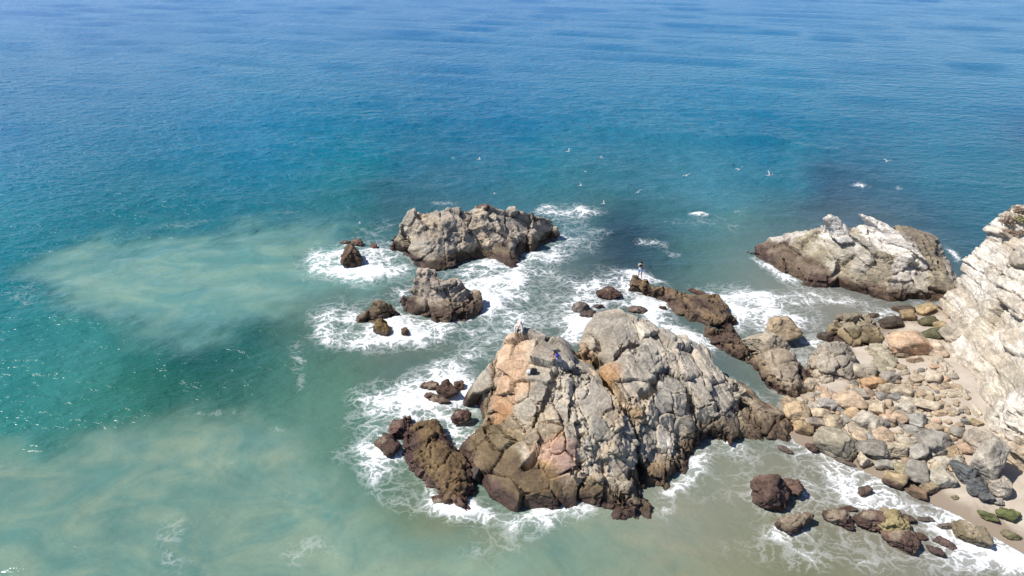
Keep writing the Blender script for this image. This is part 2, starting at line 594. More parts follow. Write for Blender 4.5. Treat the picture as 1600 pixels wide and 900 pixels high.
# boulders ----------------------------------------------------------
def rotm(rx, ry, rz):
    return np.array(Matrix.Rotation(rz, 3, 'Z') @ Matrix.Rotation(ry, 3, 'Y') @ Matrix.Rotation(rx, 3, 'X'))
def ico(sub):
    bm = bmesh.new()
    bmesh.ops.create_icosphere(bm, subdivisions=sub, radius=1.0)
    V = np.array([v.co[:] for v in bm.verts])
    F = np.array([[v.index for v in f.verts] for f in bm.faces])
    bm.free()
    return V, F
ICO = {k: ico(k) for k in (3, 4, 5, 6)}
def tri_normals(V, F):
    n = np.cross(V[F[:, 1]] - V[F[:, 0]], V[F[:, 2]] - V[F[:, 0]])
    N = np.zeros_like(V)
    for k in range(3):
        for j in range(3):
            N[:, j] += np.bincount(F[:, k], n[:, j], len(V))
    return N / (np.linalg.norm(N, axis=1, keepdims=True) + 1e-12)
def boulder_shape(seed, sub, planes=13, soft=0.10, rough=0.05, flat=0.0):
    """unit stone: a ball cut by random planes with worn edges"""
    r = np.random.RandomState(seed)
    D, F = ICO[sub]
    ax = np.concatenate([np.eye(3), -np.eye(3)]) @ rotm(*r.uniform(-.6, .6, 3)).T
    n = np.concatenate([ax + r.normal(0, .22, (6, 3)), r.normal(size=(planes - 5, 3))])
    n /= np.linalg.norm(n, axis=1, keepdims=True)
    dk = np.concatenate([r.uniform(.55, .85, 6), r.uniform(.78, 1.08, planes - 5)])
    rad = 1 / np.maximum(D @ n.T / dk, 1e-3)
    R = -soft * np.log(np.exp(-np.minimum(rad, 6) / soft).sum(1) + np.exp(-1.05 / soft))
    V = D * R[:, None]
    V = V / np.abs(V).max(0)
    return V, F
# ------------------------------------------------------------------ the sea-girt outcrop in the foreground
main_outline = [(735,600,1.2),(728,625),(742,650),(762,668),(742,690),(722,705),(735,730),(738,762),(760,785),(800,797),(850,801),(905,789),(950,800),(1018,808),(1022,795),
    (994,770),(1006,757),(1052,772),(1062,760),(1040,748),(1072,738),(1078,722),(1060,705),(1086,708),(1092,690),(1112,684),(1150,690),(1165,680),(1200,690),(1240,690),(1246,672),
    (1215,640),(1180,603,.4),(1150,580,.8),(1118,562,1.6),(1085,540,2.8),(1050,517,3.6),(1010,494,4.4),(975,481,4.8),(945,478,5),(920,492,4.4),(905,520,3.6),(900,541,4.4),(870,525,5.4),(840,513,5.9),(805,511,5.9),(785,525,5.2),(770,555,4.2),(752,572,2.6)]
main_ctrl = [(815,522,6.05),(850,525,6.0),(885,548,5.3),(905,570,4.7),(790,560,4.9),(830,560,5.6),(860,585,5.2),(780,600,4.0),(820,620,4.4),(870,640,4.2),(900,610,4.6),(785,640,2.9),(830,665,3.3),(790,690,2.0),(770,730,1.2),
    (840,715,2.4),(880,700,2.9),(880,745,1.7),(830,770,1.1),(910,770,1.0),(920,680,3.6),(950,640,4.0),(960,720,2.3),(985,690,3.0),(980,760,1.3),(950,790,.8),(1005,790,.6),
    (750,600,2.4),(748,635,1.5),(922,560,3.4),(935,575,3.9),(950,510,5.3),(960,545,4.7),(930,505,5.0),(985,500,5.0),(1000,530,4.8),(980,575,4.5),(1010,600,3.9),(1030,545,4.5),(1060,555,4.0),
    (1055,620,3.2),(1075,660,2.0),(1080,690,1.0),(1030,660,2.6),(1040,700,1.5),(1060,720,.6),(1020,720,1.3),(1030,765,.35),
    (1100,590,3.3),(1090,630,2.7),(1130,640,2.3),(1110,665,1.3),(1150,670,.9),(1145,600,2.2),(1170,630,1.3),(1168,655,.55),(1195,650,.9),(1215,675,.4),(1160,645,.25)]
b = PALE
main_seeds = [ # px, py, weight, angle, elongation, colour
 (798,524,1,60,1.3,PINK),(825,520,1,20,1.4,GREY),(855,522,.9,30,1.8,PALE),(882,540,1,40,2.2,GREY),(905,562,.9,50,2.2,GREY),(785,552,1,70,1.3,PINK),(815,548,1.1,0,1.3,TAN),(848,550,1.0,20,1.3,GREY),
 (872,565,.8,30,1.3,PALE),(802,575,1.1,10,1.4,PINK),(840,582,1.1,30,1.2,PALE),(785,600,1,80,1.3,PINK),(812,612,.9,60,1.2,TAN),(842,612,1,60,1.3,GREY),(866,605,.8,90,1.4,PALE),
 (786,630,.9,0,1.2,RUST),(752,592,1,0,1.1,GREY),(756,632,.9,90,1.2,OLIVE),(822,640,1,50,1.4,PALE),(852,640,.9,60,1.3,TAN),(880,585,.7,60,1.2,PALE),(890,606,.7,70,1.3,PALE),(880,630,.9,60,1.4,PALE),
 (906,592,.6,60,1.3,GREY),(915,615,.6,60,1.4,PALE),(900,640,.7,80,1.4,PALE),(908,665,.7,70,1.2,GREY),(930,632,1.1,55,1.6,PALE),(938,668,1,50,1.3,GREY),(915,690,.8,60,1.2,PALE),(955,655,.7,60,1.4,TAN),
 (830,662,.7,0,1.2,TAN),(850,680,.9,40,1.1,TAN),(797,668,.8,80,1.2,OLIVE),(780,690,.8,0,1.2,OLIVE),(795,722,1.1,-20,1.5,PALE),(765,712,.9,30,1.3,OLIVE),(845,712,.9,-50,1.6,PINK),(870,695,.7,60,1.2,RUST),
 (875,722,1.2,-40,1.4,PINK),(898,705,1,70,1.3,PALE),(890,755,1.1,-20,1.3,TAN),(835,750,1.1,20,1.4,OCHRE),(845,778,.9,10,1.3,BROWN),(780,762,1.1,30,1.5,OLIVE),(925,730,.7,80,1.5,PALE),(920,765,.9,90,1.3,OLIVE),
 (945,705,.8,70,1.2,TAN),(962,728,1,60,1.3,PALE),(975,700,.9,65,1.6,GREY),(960,768,.9,50,1.4,TAN),(992,790,.9,30,1.5,PALE),(998,752,.6,80,1.4,OCHRE),(985,672,.6,60,1.6,GREY),
 (955,512,1.7,45,1.4,GREY),(925,500,.8,90,1.2,GREY),(945,487,.7,10,1.3,TAN),(985,490,.9,40,1.4,GREY),(910,545,.8,30,1.2,OCHRE),(922,535,.7,30,1.2,GREY),(958,552,.9,10,1.6,GREY),
 (952,582,.7,55,2.0,OCHRE),(972,612,.7,58,2.2,TAN),(985,572,1.2,10,1.3,PALE),(1002,606,1.1,30,1.2,GREY),(1012,562,.8,40,1.4,GREY),(1010,515,.9,50,1.4,PALE),(1030,535,.9,55,1.5,PALE),(1048,530,.8,55,2.2,GREY),
 (1048,562,.8,60,1.3,PALE),(1050,598,.9,20,1.3,GREY),(1040,632,1.1,50,1.2,GREY),(1062,630,.9,60,1.3,GREY),(1045,658,.9,60,1.3,PALE),(1075,672,.9,75,1.4,GREY),(1020,650,.7,55,2.0,TAN),(1000,640,.6,58,2.2,OCHRE),
 (1015,690,.9,60,2.0,PALE),(1040,690,.8,50,2.2,PALE),(1062,702,.8,50,2.0,PALE),(1030,720,.8,40,1.5,OCHRE),(1058,735,.7,30,1.5,MAROON),(1030,763,.7,20,1.8,RUST),
 (1078,575,.9,56,2.4,PALE),(1092,610,1,58,2.6,PALE),(1102,648,.9,60,2.4,PALE),(1112,580,1,52,2.6,GREY),(1130,615,1,56,2.4,GREY),(1145,655,.9,60,2.0,GREY),(1082,640,.6,60,3,OCHRE),(1120,675,.8,60,2,MAROON),
 (1148,598,.8,50,2.2,OLIVE),(1178,625,.9,50,2.2,TAN),(1195,655,.9,50,1.6,OLIVE),(1175,678,.9,30,1.3,MAROON),(1220,676,.9,40,1.3,MAROON),(1160,642,.7,60,1.3,BROWN)]
main_cuts = [ ([(922,556,4.2),(940,580,4.2),(968,618,3.8),(988,655,3.2),(1000,690,2.6),(1008,740,1.2)],.34,1.2),
 ([(912,552,4.2),(932,566,4.0)],.8,1.6),
 ([(1040,575,4.2),(1062,585,3.8),(1078,612,3.2),(1090,648,2.4),(1096,684,1.0)],.34,1.3),
 ([(868,568,5.2),(870,598,4.9),(852,625,4.3),(838,660,3.5),(850,690,3.0)],.2,.6),
 ([(868,570,5.2),(885,574,5.1),(912,585,4.6)],.26,.8),
 ([(896,590,4.8),(899,640,4.2),(905,690,3.3),(912,720,2.4)],.2,.5),
 ([(958,555,4.8),(985,540,4.8),(1002,535,4.7)],.22,.7),([(1000,620,3.8),(1025,606,3.6),(1030,585,3.9)],.35,1.0),
 ([(775,560,4.4),(772,590,3.6),(770,630,2.6),(768,660,1.6)],.32,1.2),
 ([(1150,600,2.2),(1160,630,1.0),(1150,640,1.0)],.5,1.0),([(820,712,2.6),(838,705,2.7),(845,690,3.0)],.4,1.1),
 ([(1098,580,3.5),(1120,625,2.6),(1130,665,1.2)],.18,.5),([(930,700,3.0),(950,740,2.0),(972,790,.6)],.22,.7)]
main_patch = [(800,560,5.2,2.2,PINK,.75),(790,600,4.2,1.8,(.50,.34,.23),.75),(875,715,2.4,1.5,(.55,.36,.29),.85),(850,745,1.8,1.3,OCHRE,.7),(905,560,4.2,.8,OCHRE,.6),(1000,640,3.6,.7,OCHRE,.5),
 (955,580,4.2,.9,(.44,.27,.16),.6),(1045,690,1.9,.9,WHITE,.35),(1100,660,1.6,1.2,(.62,.54,.42),.5),(1030,735,.8,.8,OCHRE,.6),(840,760,1.2,1.6,(.22,.15,.06),.5),(1090,600,3.0,1.6,(.50,.45,.40),.5),
 (800,730,1.6,1.2,(.30,.25,.15),.5),(770,745,.8,1.6,(.055,.06,.02),.5),(768,742,1.0,2.5,(.085,.06,.036),.9),(795,778,.7,2.3,(.075,.052,.034),.9),(850,788,.6,1.9,(.085,.058,.036),.85),(755,690,1.2,1.8,(.12,.09,.05),.85),(795,692,2.0,1.1,(.20,.155,.09),.6),(900,780,.6,1.4,(.17,.12,.07),.7),(756,632,1.6,1.1,(.15,.11,.06),.7)]
r_main, MV, MF = jointed_rock('rock_outcrop', 'large grey and pink jointed rock outcrop in the foreground with two people on it', 'rock outcrop', main_outline, main_ctrl, vox=0.07, wall=0.75, flat=.8, rim=0.55,
    seeds=main_seeds, l1=(.17, .26, .5, .065, .02), strata=((.86,.38,.34),.5,.2,[(.50,.45,.385),(.34,.325,.30),(.44,.40,.35),(.38,.35,.31),(.54,.485,.41)]), smask=lambda V: sst(955, 1010, pix(V)[:, 0] + .12 * (pix(V)[:, 1] - 600)), A=stretch((.4, -.9, .1), 2.6), l2=(.66, .08, .30, .15, .05), l3=(.22, .026, .30), s=3, scal=.12, cuts=main_cuts, patches=main_patch, wet=.72, tide=1.35, tidecol=(.20,.145,.088), alt=(.38,.33,.27), altk=.4)
# ------------------------------------------------------------------ rocks further out
jointed_rock('rock_island', 'broad flat-topped grey rock island farthest out in the white water', 'rock island',
    [(611,362,1.6),(616,384),(642,404),(676,422),(700,418),(722,409),(745,402),(765,404),(800,418),(818,414),(808,398),(842,391),(850,381),(876,368),(874,355,1.4),(852,334,2.6),(820,325,3.6),(790,322,4.0),(757,315,4.5),(722,322,4.4),(690,325,4.4),(664,328,4.3),(640,330,4.2),(620,336,3.8),(611,347,3.2)],
    [(630,345,3.7),(660,338,4.1),(700,335,4.2),(757,320,4.6),(800,332,3.7),(850,345,2.4),(620,362,2.7),(650,375,2.6),(680,395,1.9),(720,385,2.0),(700,360,3.1),(760,355,2.9),(770,380,1.6),(800,370,2.0),(840,365,1.6),(790,402,.8),(740,392,1.4),(660,398,1.8)],
    vox=0.095, wall=.9, rim=.9, size=2.0, l1=(.18,.3,.34,.045,0), A=stretch((.5,-.8,.2),1.6), l2=(.85,.10,.30,.13,.04), l3=(.28,.026,.3), scal=.3, flat=.8, s=21, base=(.36,.325,.285), alt=(.42,.345,.265), altk=.6, wet=1.0, tide=1.3, tidecol=(.2,.155,.1),
    patches=[(757,318,4.5,1.4,(.10,.06,.045),.9),(640,385,2.4,1.6,(.42,.36,.24),.5),(780,395,1,2.0,(.07,.05,.04),.8)])
jointed_rock('rock_islet', 'peaked grey rock islet between the flat island and the outcrop', 'rock islet',
    [(620,468,.6),(626,474),(650,486),(688,496),(672,502),(700,508),(728,503),(751,491),(750,472),(742,458,.9),(722,438,2.2),(706,431,2.9),(690,440,2.6),(680,428,3.0),(662,422,3.6),(645,430,3.3),(640,446,2.5),(624,455,1.4)],
    [(662,426,3.7),(655,445,2.9),(706,436,3.0),(690,450,2.5),(640,465,1.4),(670,475,1.5),(700,475,1.5),(730,470,1.1),(690,488,.8),(720,495,.4),(640,476,.9)],
    vox=0.09, wall=.5, rim=.6, size=1.9, l1=(.16,.3,.34,.04,.0), A=stretch((.5,-.8,.2),1.6), l2=(.7,.09,.34,.12,.04), l3=(.26,.03,.3), scal=.3, flat=.7, s=33, base=(.36,.32,.275), alt=(.43,.35,.29), altk=.5, wet=1.15, tide=1.7, tidecol=(.21,.16,.115))
jointed_rock('rock_ledge', 'dark brown wet ledge left of the peaked islet', 'rock',
    [(552,500),(560,507),(575,500),(600,500),(632,493),(628,482,.8),(610,470,1.7),(590,470,1.7),(572,478,1.2),(560,492,.6)],
    [(590,475,1.7),(612,475,1.7),(600,488,1.2),(570,492,.7),(565,500,.3)],
    vox=0.1, wall=.5, rim=.6, size=1.1, l1=(.15,.25,.25,.07,.1), l2=(.45,.08,.34,.06,.1), s=35, base=(.22,.17,.125), wet=.7, tide=2.6, tidecol=(.19,.135,.085))
jointed_rock('rock_slab', 'olive brown slab dipping into foam below the dark wet ledge', 'rock',
    [(572,505),(585,520),(605,528),(611,522),(606,502,.7),(592,496,1.1),(576,499,.8)],
    [(592,500,1.1),(598,512,.7),(585,510,.7)], vox=0.09, wall=.4, rim=.45, size=1.2, l1=(.08,.2,.1,.05,.1), l2=(.45,.05,.25,.04,.1), s=36, base=(.2,.14,.06), wet=.35, tide=2, tidecol=(.19,.125,.05))

# the spur that a person fishes from
r_spur, SV, SF = jointed_rock('rock_spur', 'long brown weedy rock spur with a person standing on its tip', 'rock spur',
    [(985,440),(992,452),(1008,462),(1022,470),(1034,468),(1046,482),(1058,492),(1076,502),(1092,500),(1108,511),(1122,514),(1134,517),(1120,522),(1102,519),(1106,533),(1112,545),(1135,552),(1165,560,.3),(1172,548,.3),(1160,535),(1146,512),(1143,494),(1128,478),(1118,466),(1098,458,1.0),(1070,453,1.3),(1052,448,1.3),(1036,440,1.7),(1012,428,2.2),(996,424,2.4),(986,430,2.0)],
    [(1000,430,2.4),(1018,440,2.0),(1035,452,1.7),(1055,465,1.9),(1075,470,2.0),(1095,478,1.7),(1075,490,1.1),(1115,490,1.3),(1130,500,1.0),(1125,535,.9),(1145,540,.8),(1140,520,.8),(1118,528,.6),(1010,455,1.0)],
    vox=0.095, wall=.5, rim=.6, size=1.5, l1=(.10,.22,.28,.05,.0), l2=(.6,.05,.26,.10,.04), l3=(.22,.026,.3), scal=.12, flat=.7, s=41, base=(.27,.21,.145), alt=(.135,.10,.07), altk=.8, wet=.75, tide=1.7, tidecol=(.16,.105,.06), wetcol2=(.08,.052,.04),
    patches=[(1075,472,2.0,2.1,(.30,.235,.15),.8),(1010,440,2,1.2,(.27,.2,.11),.6),(1130,540,.8,.5,(.45,.34,.24),.8),(1150,520,.5,1.0,(.03,.06,.015),.7)])

# the sharp-finned island on the right
isl_outline = [(1158,387,.3),(1162,394),(1190,410),(1226,428),(1262,446),(1292,451),(1306,444),(1330,455),(1362,462),(1392,472),(1412,466),(1440,471),(1475,474),(1506,470,.3),(1500,440,1.6),(1488,400,2.8),(1468,370,4.0),(1422,352,4.9),(1388,349,5.0),(1350,348,5.2),(1322,350,5.0),(1296,348,4.6),(1268,357,3.4),(1246,358,3.0),(1205,364,2.0),(1196,374,1.4),(1178,384,.8)]
jointed_rock('bedded_island', 'pale tilted rock island with white pointed fins beside the cliff', 'rock island', isl_outline,
    [(1185,393,.7),(1215,378,1.9),(1235,400,1.5),(1250,372,2.8),(1260,425,.9),(1270,395,2.4),(1290,365,4.0),(1310,400,3.0),(1330,370,4.4),(1345,358,5.1),(1360,395,3.7),(1390,370,4.6),(1320,430,1.7),(1370,440,1.8),(1420,400,3.6),(1460,390,3.5),(1440,440,2.0),(1480,440,1.6),(1225,418,.8),(1290,440,.6),(1400,460,.8)],
    vox=0.11, wall=.7, rim=.55, size=1.9, l1=(.14,.26,.26,.05,.03), A=stretch((.6,-.75,-.3),2.4), l2=(.6,.07,.3,.08,.06), l3=(.25,.035,.26), s=51, base=PALE, alt=(.30,.265,.21), altk=.55, wet=.8, tide=1.2, tidecol=(.24,.19,.15),
    strata=((-.55,-.62,.56),.8,.16,[(.42,.39,.35),(.36,.33,.29),(.48,.45,.42),(.33,.29,.22),(.45,.42,.39)]), mat=M_BED,
    patches=[(1345,345,5.2,1.8,WHITE,.95),(1365,360,4.8,1.7,WHITE,.95),(1390,375,4.5,1.6,WHITE,.9),(1420,390,4.0,1.2,WHITE,.9),(1440,402,3.6,1.0,WHITE,.8),(1300,358,4.6,1.7,(.66,.64,.63),.95),(1320,380,4.0,1.3,(.58,.55,.52),.7),(1350,405,3.4,2.2,(.55,.52,.48),.6),
     (1430,365,4.6,2.4,(.25,.21,.165),.85),(1465,385,3.8,2.0,(.24,.20,.155),.85),(1280,395,2.6,1.8,(.30,.26,.17),.7),(1215,382,1.8,1.3,(.4,.36,.34),.5),(1180,392,.6,2.2,(.12,.08,.058),.9),(1212,402,.9,2.8,(.125,.085,.06),.85),(1255,428,.7,2.6,(.125,.085,.06),.85),(1295,442,.7,2.0,(.13,.09,.065),.8),(1350,456,.7,1.9,(.14,.095,.07),.75),(1400,466,.7,1.7,(.14,.1,.07),.7),(1440,450,1.8,2,(.34,.29,.23),.5)])

# white pointed fins: slabs of rock standing on the island
def fin(label_part, pts, thick, z0, seed, colr, parent, zt):
    """a leaning slab: outline pixels at their heights, given real thickness along its bedding normal"""
    P = np.array([un(*p) for p in pts])
    c = P.mean(0)
    nrm = np.linalg.svd(P - c)[2][2]
    if nrm[1] > 0:
        nrm = -nrm
    n = len(P)
    V = np.concatenate([P + nrm * thick * .5, P - nrm * thick * .5, [c + nrm * thick * .5], [c - nrm * thick * .5]])
    F = []
    for i in range(n):
        j = (i + 1) % n
        F += [[i, j, 2 * n, 2 * n], [j + n, i + n, 2 * n + 1, 2 * n + 1]]
        F += [[j, i, i + n, j + n]]
    bm = bmesh.new()
    vs = [bm.verts.new(v) for v in V]
    for f in F:
        u = list(dict.fromkeys(f))
        bm.faces.new([vs[k] for k in u])
    bmesh.ops.recalc_face_normals(bm, faces=bm.faces)
    bmesh.ops.triangulate(bm, faces=bm.faces)
    bm.verts.index_update()
    V = np.array([v.co[:] for v in bm.verts])
    F = np.array([[v.index for v in f.verts] for f in bm.faces])
    bm.free()
    me = bpy.data.meshes.new('t')
    V, F = voxel_tri(V, F, 0.1)
    N = normals(V, F)
    d, ID, e = fracture(V, N, 1.3, .05, .12, .14, .05, .0, stretch((.6, -.75, -.3), 3), seed)
    V = V + N * (d + .09 * fbm(V, 1.4, 3, seed))[:, None]
    N = normals(V, F)
    d, ID, e = fracture(V, N, .5, .025, .16, .04, .06, 0, stretch((.6, -.75, -.3), 2.5), seed + 3)
    V = V + N * d[:, None]
    col = paint(V, N, np.array(colr), wet=-5, tide=-1, s=seed, alt=(.5, .46, .42), altk=.35)
    loc = np.array(parent.location)
    link('rock_fin', mesh_of('rock_fin', V - loc, F, col, M_BED), parent)
def voxel_tri(V, F, size):
    me = bpy.data.meshes.new('lump')
    me.from_pydata(V.tolist(), [], F.tolist())
    o = link('lump', me)
    md = o.modifiers.new('r', 'REMESH')
    md.mode, md.voxel_size = 'VOXEL', size
    ev = o.evaluated_get(bpy.context.evaluated_depsgraph_get())
    m2 = ev.to_mesh()
    V2 = np.empty(len(m2.vertices) * 3, np.float32)
    m2.vertices.foreach_get('co', V2)
    F2 = np.empty(len(m2.loops), np.int32)
    m2.loops.foreach_get('vertex_index', F2)
    ev.to_mesh_clear()
    bpy.data.objects.remove(o)
    bpy.data.meshes.remove(me)
    return V2.reshape(-1, 3).astype(float), F2.reshape(-1, 4)
r_isl = [o for o in bpy.data.objects if o.name.startswith('bedded_island')][0]
fin('', [(1290,352,4.6),(1289,340,5.6),(1297,336,5.9),(1306,341,5.7),(1316,351,5.2),(1326,362,4.6),(1335,375,4.0),(1312,378,3.7),(1297,366,4.0)], 1.0, 3, 61, (.56,.54,.52), r_isl, 6)
fin('', [(1341,334,6.3),(1352,336,6.2),(1366,343,5.8),(1385,352,5.4),(1402,363,5.0),(1420,381,4.3),(1442,398,3.6),(1447,408,3.2),(1425,396,3.5),(1400,384,4.0),(1372,374,4.3),(1355,361,4.7),(1347,352,5.1),(1352,347,5.4)], .9, 3, 62, (.70,.66,.63), r_isl, 6)

# rocks that stand between the spur and the beach
jointed_rock('shore_rock', 'rough tan rock joining the weedy spur to the beach boulders', 'rock',
    [(1158,552,.5),(1172,572),(1188,592),(1206,610),(1226,622),(1250,622),(1262,612,.4),(1266,600,.6),(1252,590,.5),(1250,575),(1246,556,1.0),(1236,543,1.8),(1205,541,1.8),(1175,543,1.4)],
    [(1205,548,2.0),(1232,552,2.0),(1180,552,1.3),(1215,575,1.8),(1240,580,1.5),(1200,590,1.0),(1228,605,1.0),(1250,605,.8)],
    vox=0.085, wall=.5, rim=.6, size=1.6, l1=(.1,.16,.25,.05,.03), l2=(.5,.07,.28,.06,.1), s=71, base=(.36,.30,.235), alt=(.42,.36,.30), altk=.5, wet=.45, tide=.8, tidecol=(.22,.16,.1))
jointed_rock('shore_rock', 'knobbly grey rock mass with a shaded notch at the head of the beach', 'rock',
    [(1262,575),(1268,592),(1285,604),(1304,606),(1318,600,.4),(1330,607,.5),(1340,598,.6),(1342,580,.8),(1338,562,1.0),(1326,545,1.6),(1310,534,2.0),(1290,537,1.8),(1272,548,1.4),(1264,560,.8)],
    [(1305,542,2.2),(1285,555,1.8),(1320,560,1.9),(1300,575,1.7),(1280,585,1.0),(1330,585,1.4),(1322,598,.9),(1295,598,.9)],
    vox=0.085, wall=.5, rim=.5, size=1.0, l1=(.14,.16,.3,.06,.08), l2=(.45,.06,.26,.06,.1), s=72, base=(.36,.325,.28), alt=(.42,.36,.28), altk=.5, wet=.3, tide=.6, tidecol=(.22,.17,.11))
jointed_rock('shore_rock', 'olive grey rock standing in the cove water behind the knobbly rock', 'rock',
    [(1291,510,.4),(1296,528),(1312,538),(1335,545,.3),(1352,540,.3),(1376,540,.4),(1383,528,.5),(1374,512,.8),(1362,500,1.3),(1335,492,2.0),(1312,490,2.1),(1298,496,1.6)],
    [(1320,497,2.2),(1345,505,1.8),(1310,515,1.6),(1335,525,1.2),(1365,520,1.0)],
    vox=0.09, wall=.5, rim=.6, size=1.3, l1=(.14,.2,.28,.08,.12), A=stretch((.8,-.5,.0),1.8), l2=(.45,.07,.3,.06,.1), s=73, base=(.34,.295,.22), alt=(.26,.2,.14), altk=.5, wet=.5, tide=1.1, tidecol=(.22,.165,.09))
jointed_rock('shore_rock', 'pale crumbly rock ramp running from the cove down to the sand', 'rock',
    [(1345,545,.4),(1362,565,.5),(1352,580,.6),(1372,592,.8),(1388,585,.9),(1402,572,1.0),(1400,556,1.0),(1390,540,1.0),(1376,530,1.1),(1358,532,.9)],
    [(1370,538,1.5),(1380,555,1.5),(1365,560,1.1),(1385,575,1.3)],
    vox=0.085, wall=.5, rim=.5, size=1.0, l1=(.1,.16,.22,.08,.1), l2=(.4,.06,.28,.06,.1), s=74, base=(.41,.37,.285), alt=(.36,.33,.27), altk=.5, wet=-1, tide=-1, foot=False)

# low weedy rocks on the seaward side of the outcrop
jointed_rock('weedy_rock', 'big brown seaweed-covered rock at the left foot of the outcrop', 'rock',
    [(655,652,.9),(640,668),(632,690),(632,712),(645,738),(660,757),(675,772),(690,790),(712,795),(735,808),(742,796),(726,778),(740,768),(742,748),(730,722),(715,712),(706,688,.6),(692,668,.9),(684,652,1.0)],
    [(668,658,1.2),(672,685,1.3),(660,710,1.3),(690,710,1.4),(700,740,1.2),(670,735,1.1),(690,765,.8),(715,755,.9),(705,782,.4),(725,795,.3)],
    vox=0.08, wall=.55, rim=.6, size=1.4, l1=(.1,.16,.28,.05,.03), l2=(.4,.07,.32,.05,.1), l3=(.17,.035,.35), s=81, base=(.155,.112,.06), alt=(.105,.065,.045), altk=.7, wet=.7, tide=1.6, tidecol=(.15,.10,.055), wetcol=(.12,.07,.055), wetcol2=(.075,.042,.036),
    patches=[(678,725,1.3,1.3,(.22,.165,.085),.8),(675,690,1.3,.8,(.24,.17,.08),.6),(655,705,1,.7,(.06,.065,.02),.6)])
# ------------------------------------------------------------------ beach ground
sand_pts = [(1245,692,0),(1300,707,0),(1360,734,0),(1440,770,0),(1500,803,0),(1550,832,0),(1600,862,0),(1300,548,0),(1340,520,0.05),(1390,512,.1),(1440,492,.15),(1480,482,.15),(1230,640,.1),(1260,625,.2),
    (1200,780,-.5),(1100,760,-.9),(1000,860,-1.6),(1300,830,-.4),(1400,860,-.4),(1500,890,-.35),(1180,470,-1.4),(1300,480,-.8),(1250,540,-.4),(1360,478,-.4),(800,600,-3),(1000,470,-2.5),(1300,380,-2.5),(1100,640,-1),(600,700,-4),
    (1350,610,.85),(1420,640,1.2),(1450,600,1.4),(1520,620,1.9),(1540,680,1.5),(1560,760,.65),(1480,545,1.1),(1430,540,.9),(1600,790,.7),(1320,660,.55),(1400,700,.7),(1480,720,.85),(1280,660,.3),(1440,740,.35),(1520,770,.5),(1500,425,-1.2),(1500,400,-2),(1545,360,-2.5),(1600,300,-3)]
SC = np.array([un(*p)[:2] for p in sand_pts] + [(46, 28), (60, 42), (34, 16), (40, 6), (70, 10), (20, 4), (80, 60), (0, 10), (-30, 20), (-30, 80), (20, 90), (52, 72)])
SZ = np.array([p[2] for p in sand_pts] + [2.2, 6, .2, 1.6, 5, -.8, 1, -2, -4, -4, -4, -2.5], float)
def ground(xy):
    xy = np.atleast_2d(np.asarray(xy, float))[:, :2]
    return rbf(SC, SZ, xy, 0.3)
def un_ground(px, py, up=0.0):
    z = 0.5
    for _ in range(8):
        p = un(px, py, z)
        z = 0.5 * z + 0.5 * (float(ground(p)[0]) + up)
    return un(px, py, z)

def sand_material():
    m, N, L, B = mat_new('beach_sand')
    pos = nd(N, 'ShaderNodeNewGeometry').outputs['Position']
    sep = nd(N, 'ShaderNodeSeparateXYZ')
    L.new(pos, sep.inputs[0])
    n1, n2, n3 = noise(N, L, pos, 0.6, 5, 0.6, 0.5), noise(N, L, pos, 6, 5, 0.65), noise(N, L, pos, 40, 2, 0.6)
    c = mixc(N, L, mapr(N, L, n1, .3, .7), (.40, .335, .265, 1), (.50, .435, .355, 1))
    c = mixc(N, L, mapr(N, L, n2, .45, .75, 0, .55), c, (.34, .30, .25, 1))
    c = mixc(N, L, mapr(N, L, n3, .6, .72, 0, .4), c, (.25, .22, .19, 1))
    zz = mth(N, L, 'ADD', sep.outputs[2], mth(N, L, 'MULTIPLY', mth(N, L, 'SUBTRACT', n1, .5), .5))
    w = mapr(N, L, zz, .10, .42, 1, 0)
    c = mixc(N, L, w, c, (.27, .215, .16, 1))
    L.new(c, B.inputs['Base Color'])
    L.new(mth(N, L, 'SUBTRACT', .92, mth(N, L, 'MULTIPLY', w, .5)), B.inputs['Roughness'])
    bp = nd(N, 'ShaderNodeBump')
    bp.inputs['Strength'].default_value = .7
    L.new(mth(N, L, 'ADD', mth(N, L, 'MULTIPLY', n2, .12), mth(N, L, 'MULTIPLY', n3, .02)), bp.inputs['Height'])
    L.new(bp.outputs[0], B.inputs['Normal'])
    return m
xs = np.concatenate([np.arange(-40, 8, 3.0), np.arange(8, 52, .16), np.arange(52, 90, 2.0)])
ys = np.concatenate([np.arange(-30, 20, 2.0), np.arange(20, 62, .16), np.arange(62, 110, 3.0)])
X = np.stack(np.meshgrid(xs, ys, indexing='ij'), 2).reshape(-1, 2)
gz = ground(X)
P3 = np.c_[X, X[:, 0] * 0]
gz = gz + np.where(gz > -.2, sst(-.1, .5, gz) * (.10 * fbm(P3, 1.8, 4, 9) + .05 * np.abs(fbm(P3, .7, 3, 12))), 0)
idx = np.arange(len(X)).reshape(len(xs), len(ys))
Q = np.stack([idx[:-1, :-1], idx[1:, :-1], idx[1:, 1:], idx[:-1, 1:]], 2).reshape(-1, 4)
o = link('beach', mesh_of('beach', np.c_[X, gz], Q, mat=sand_material()))
o['kind'] = 'structure'

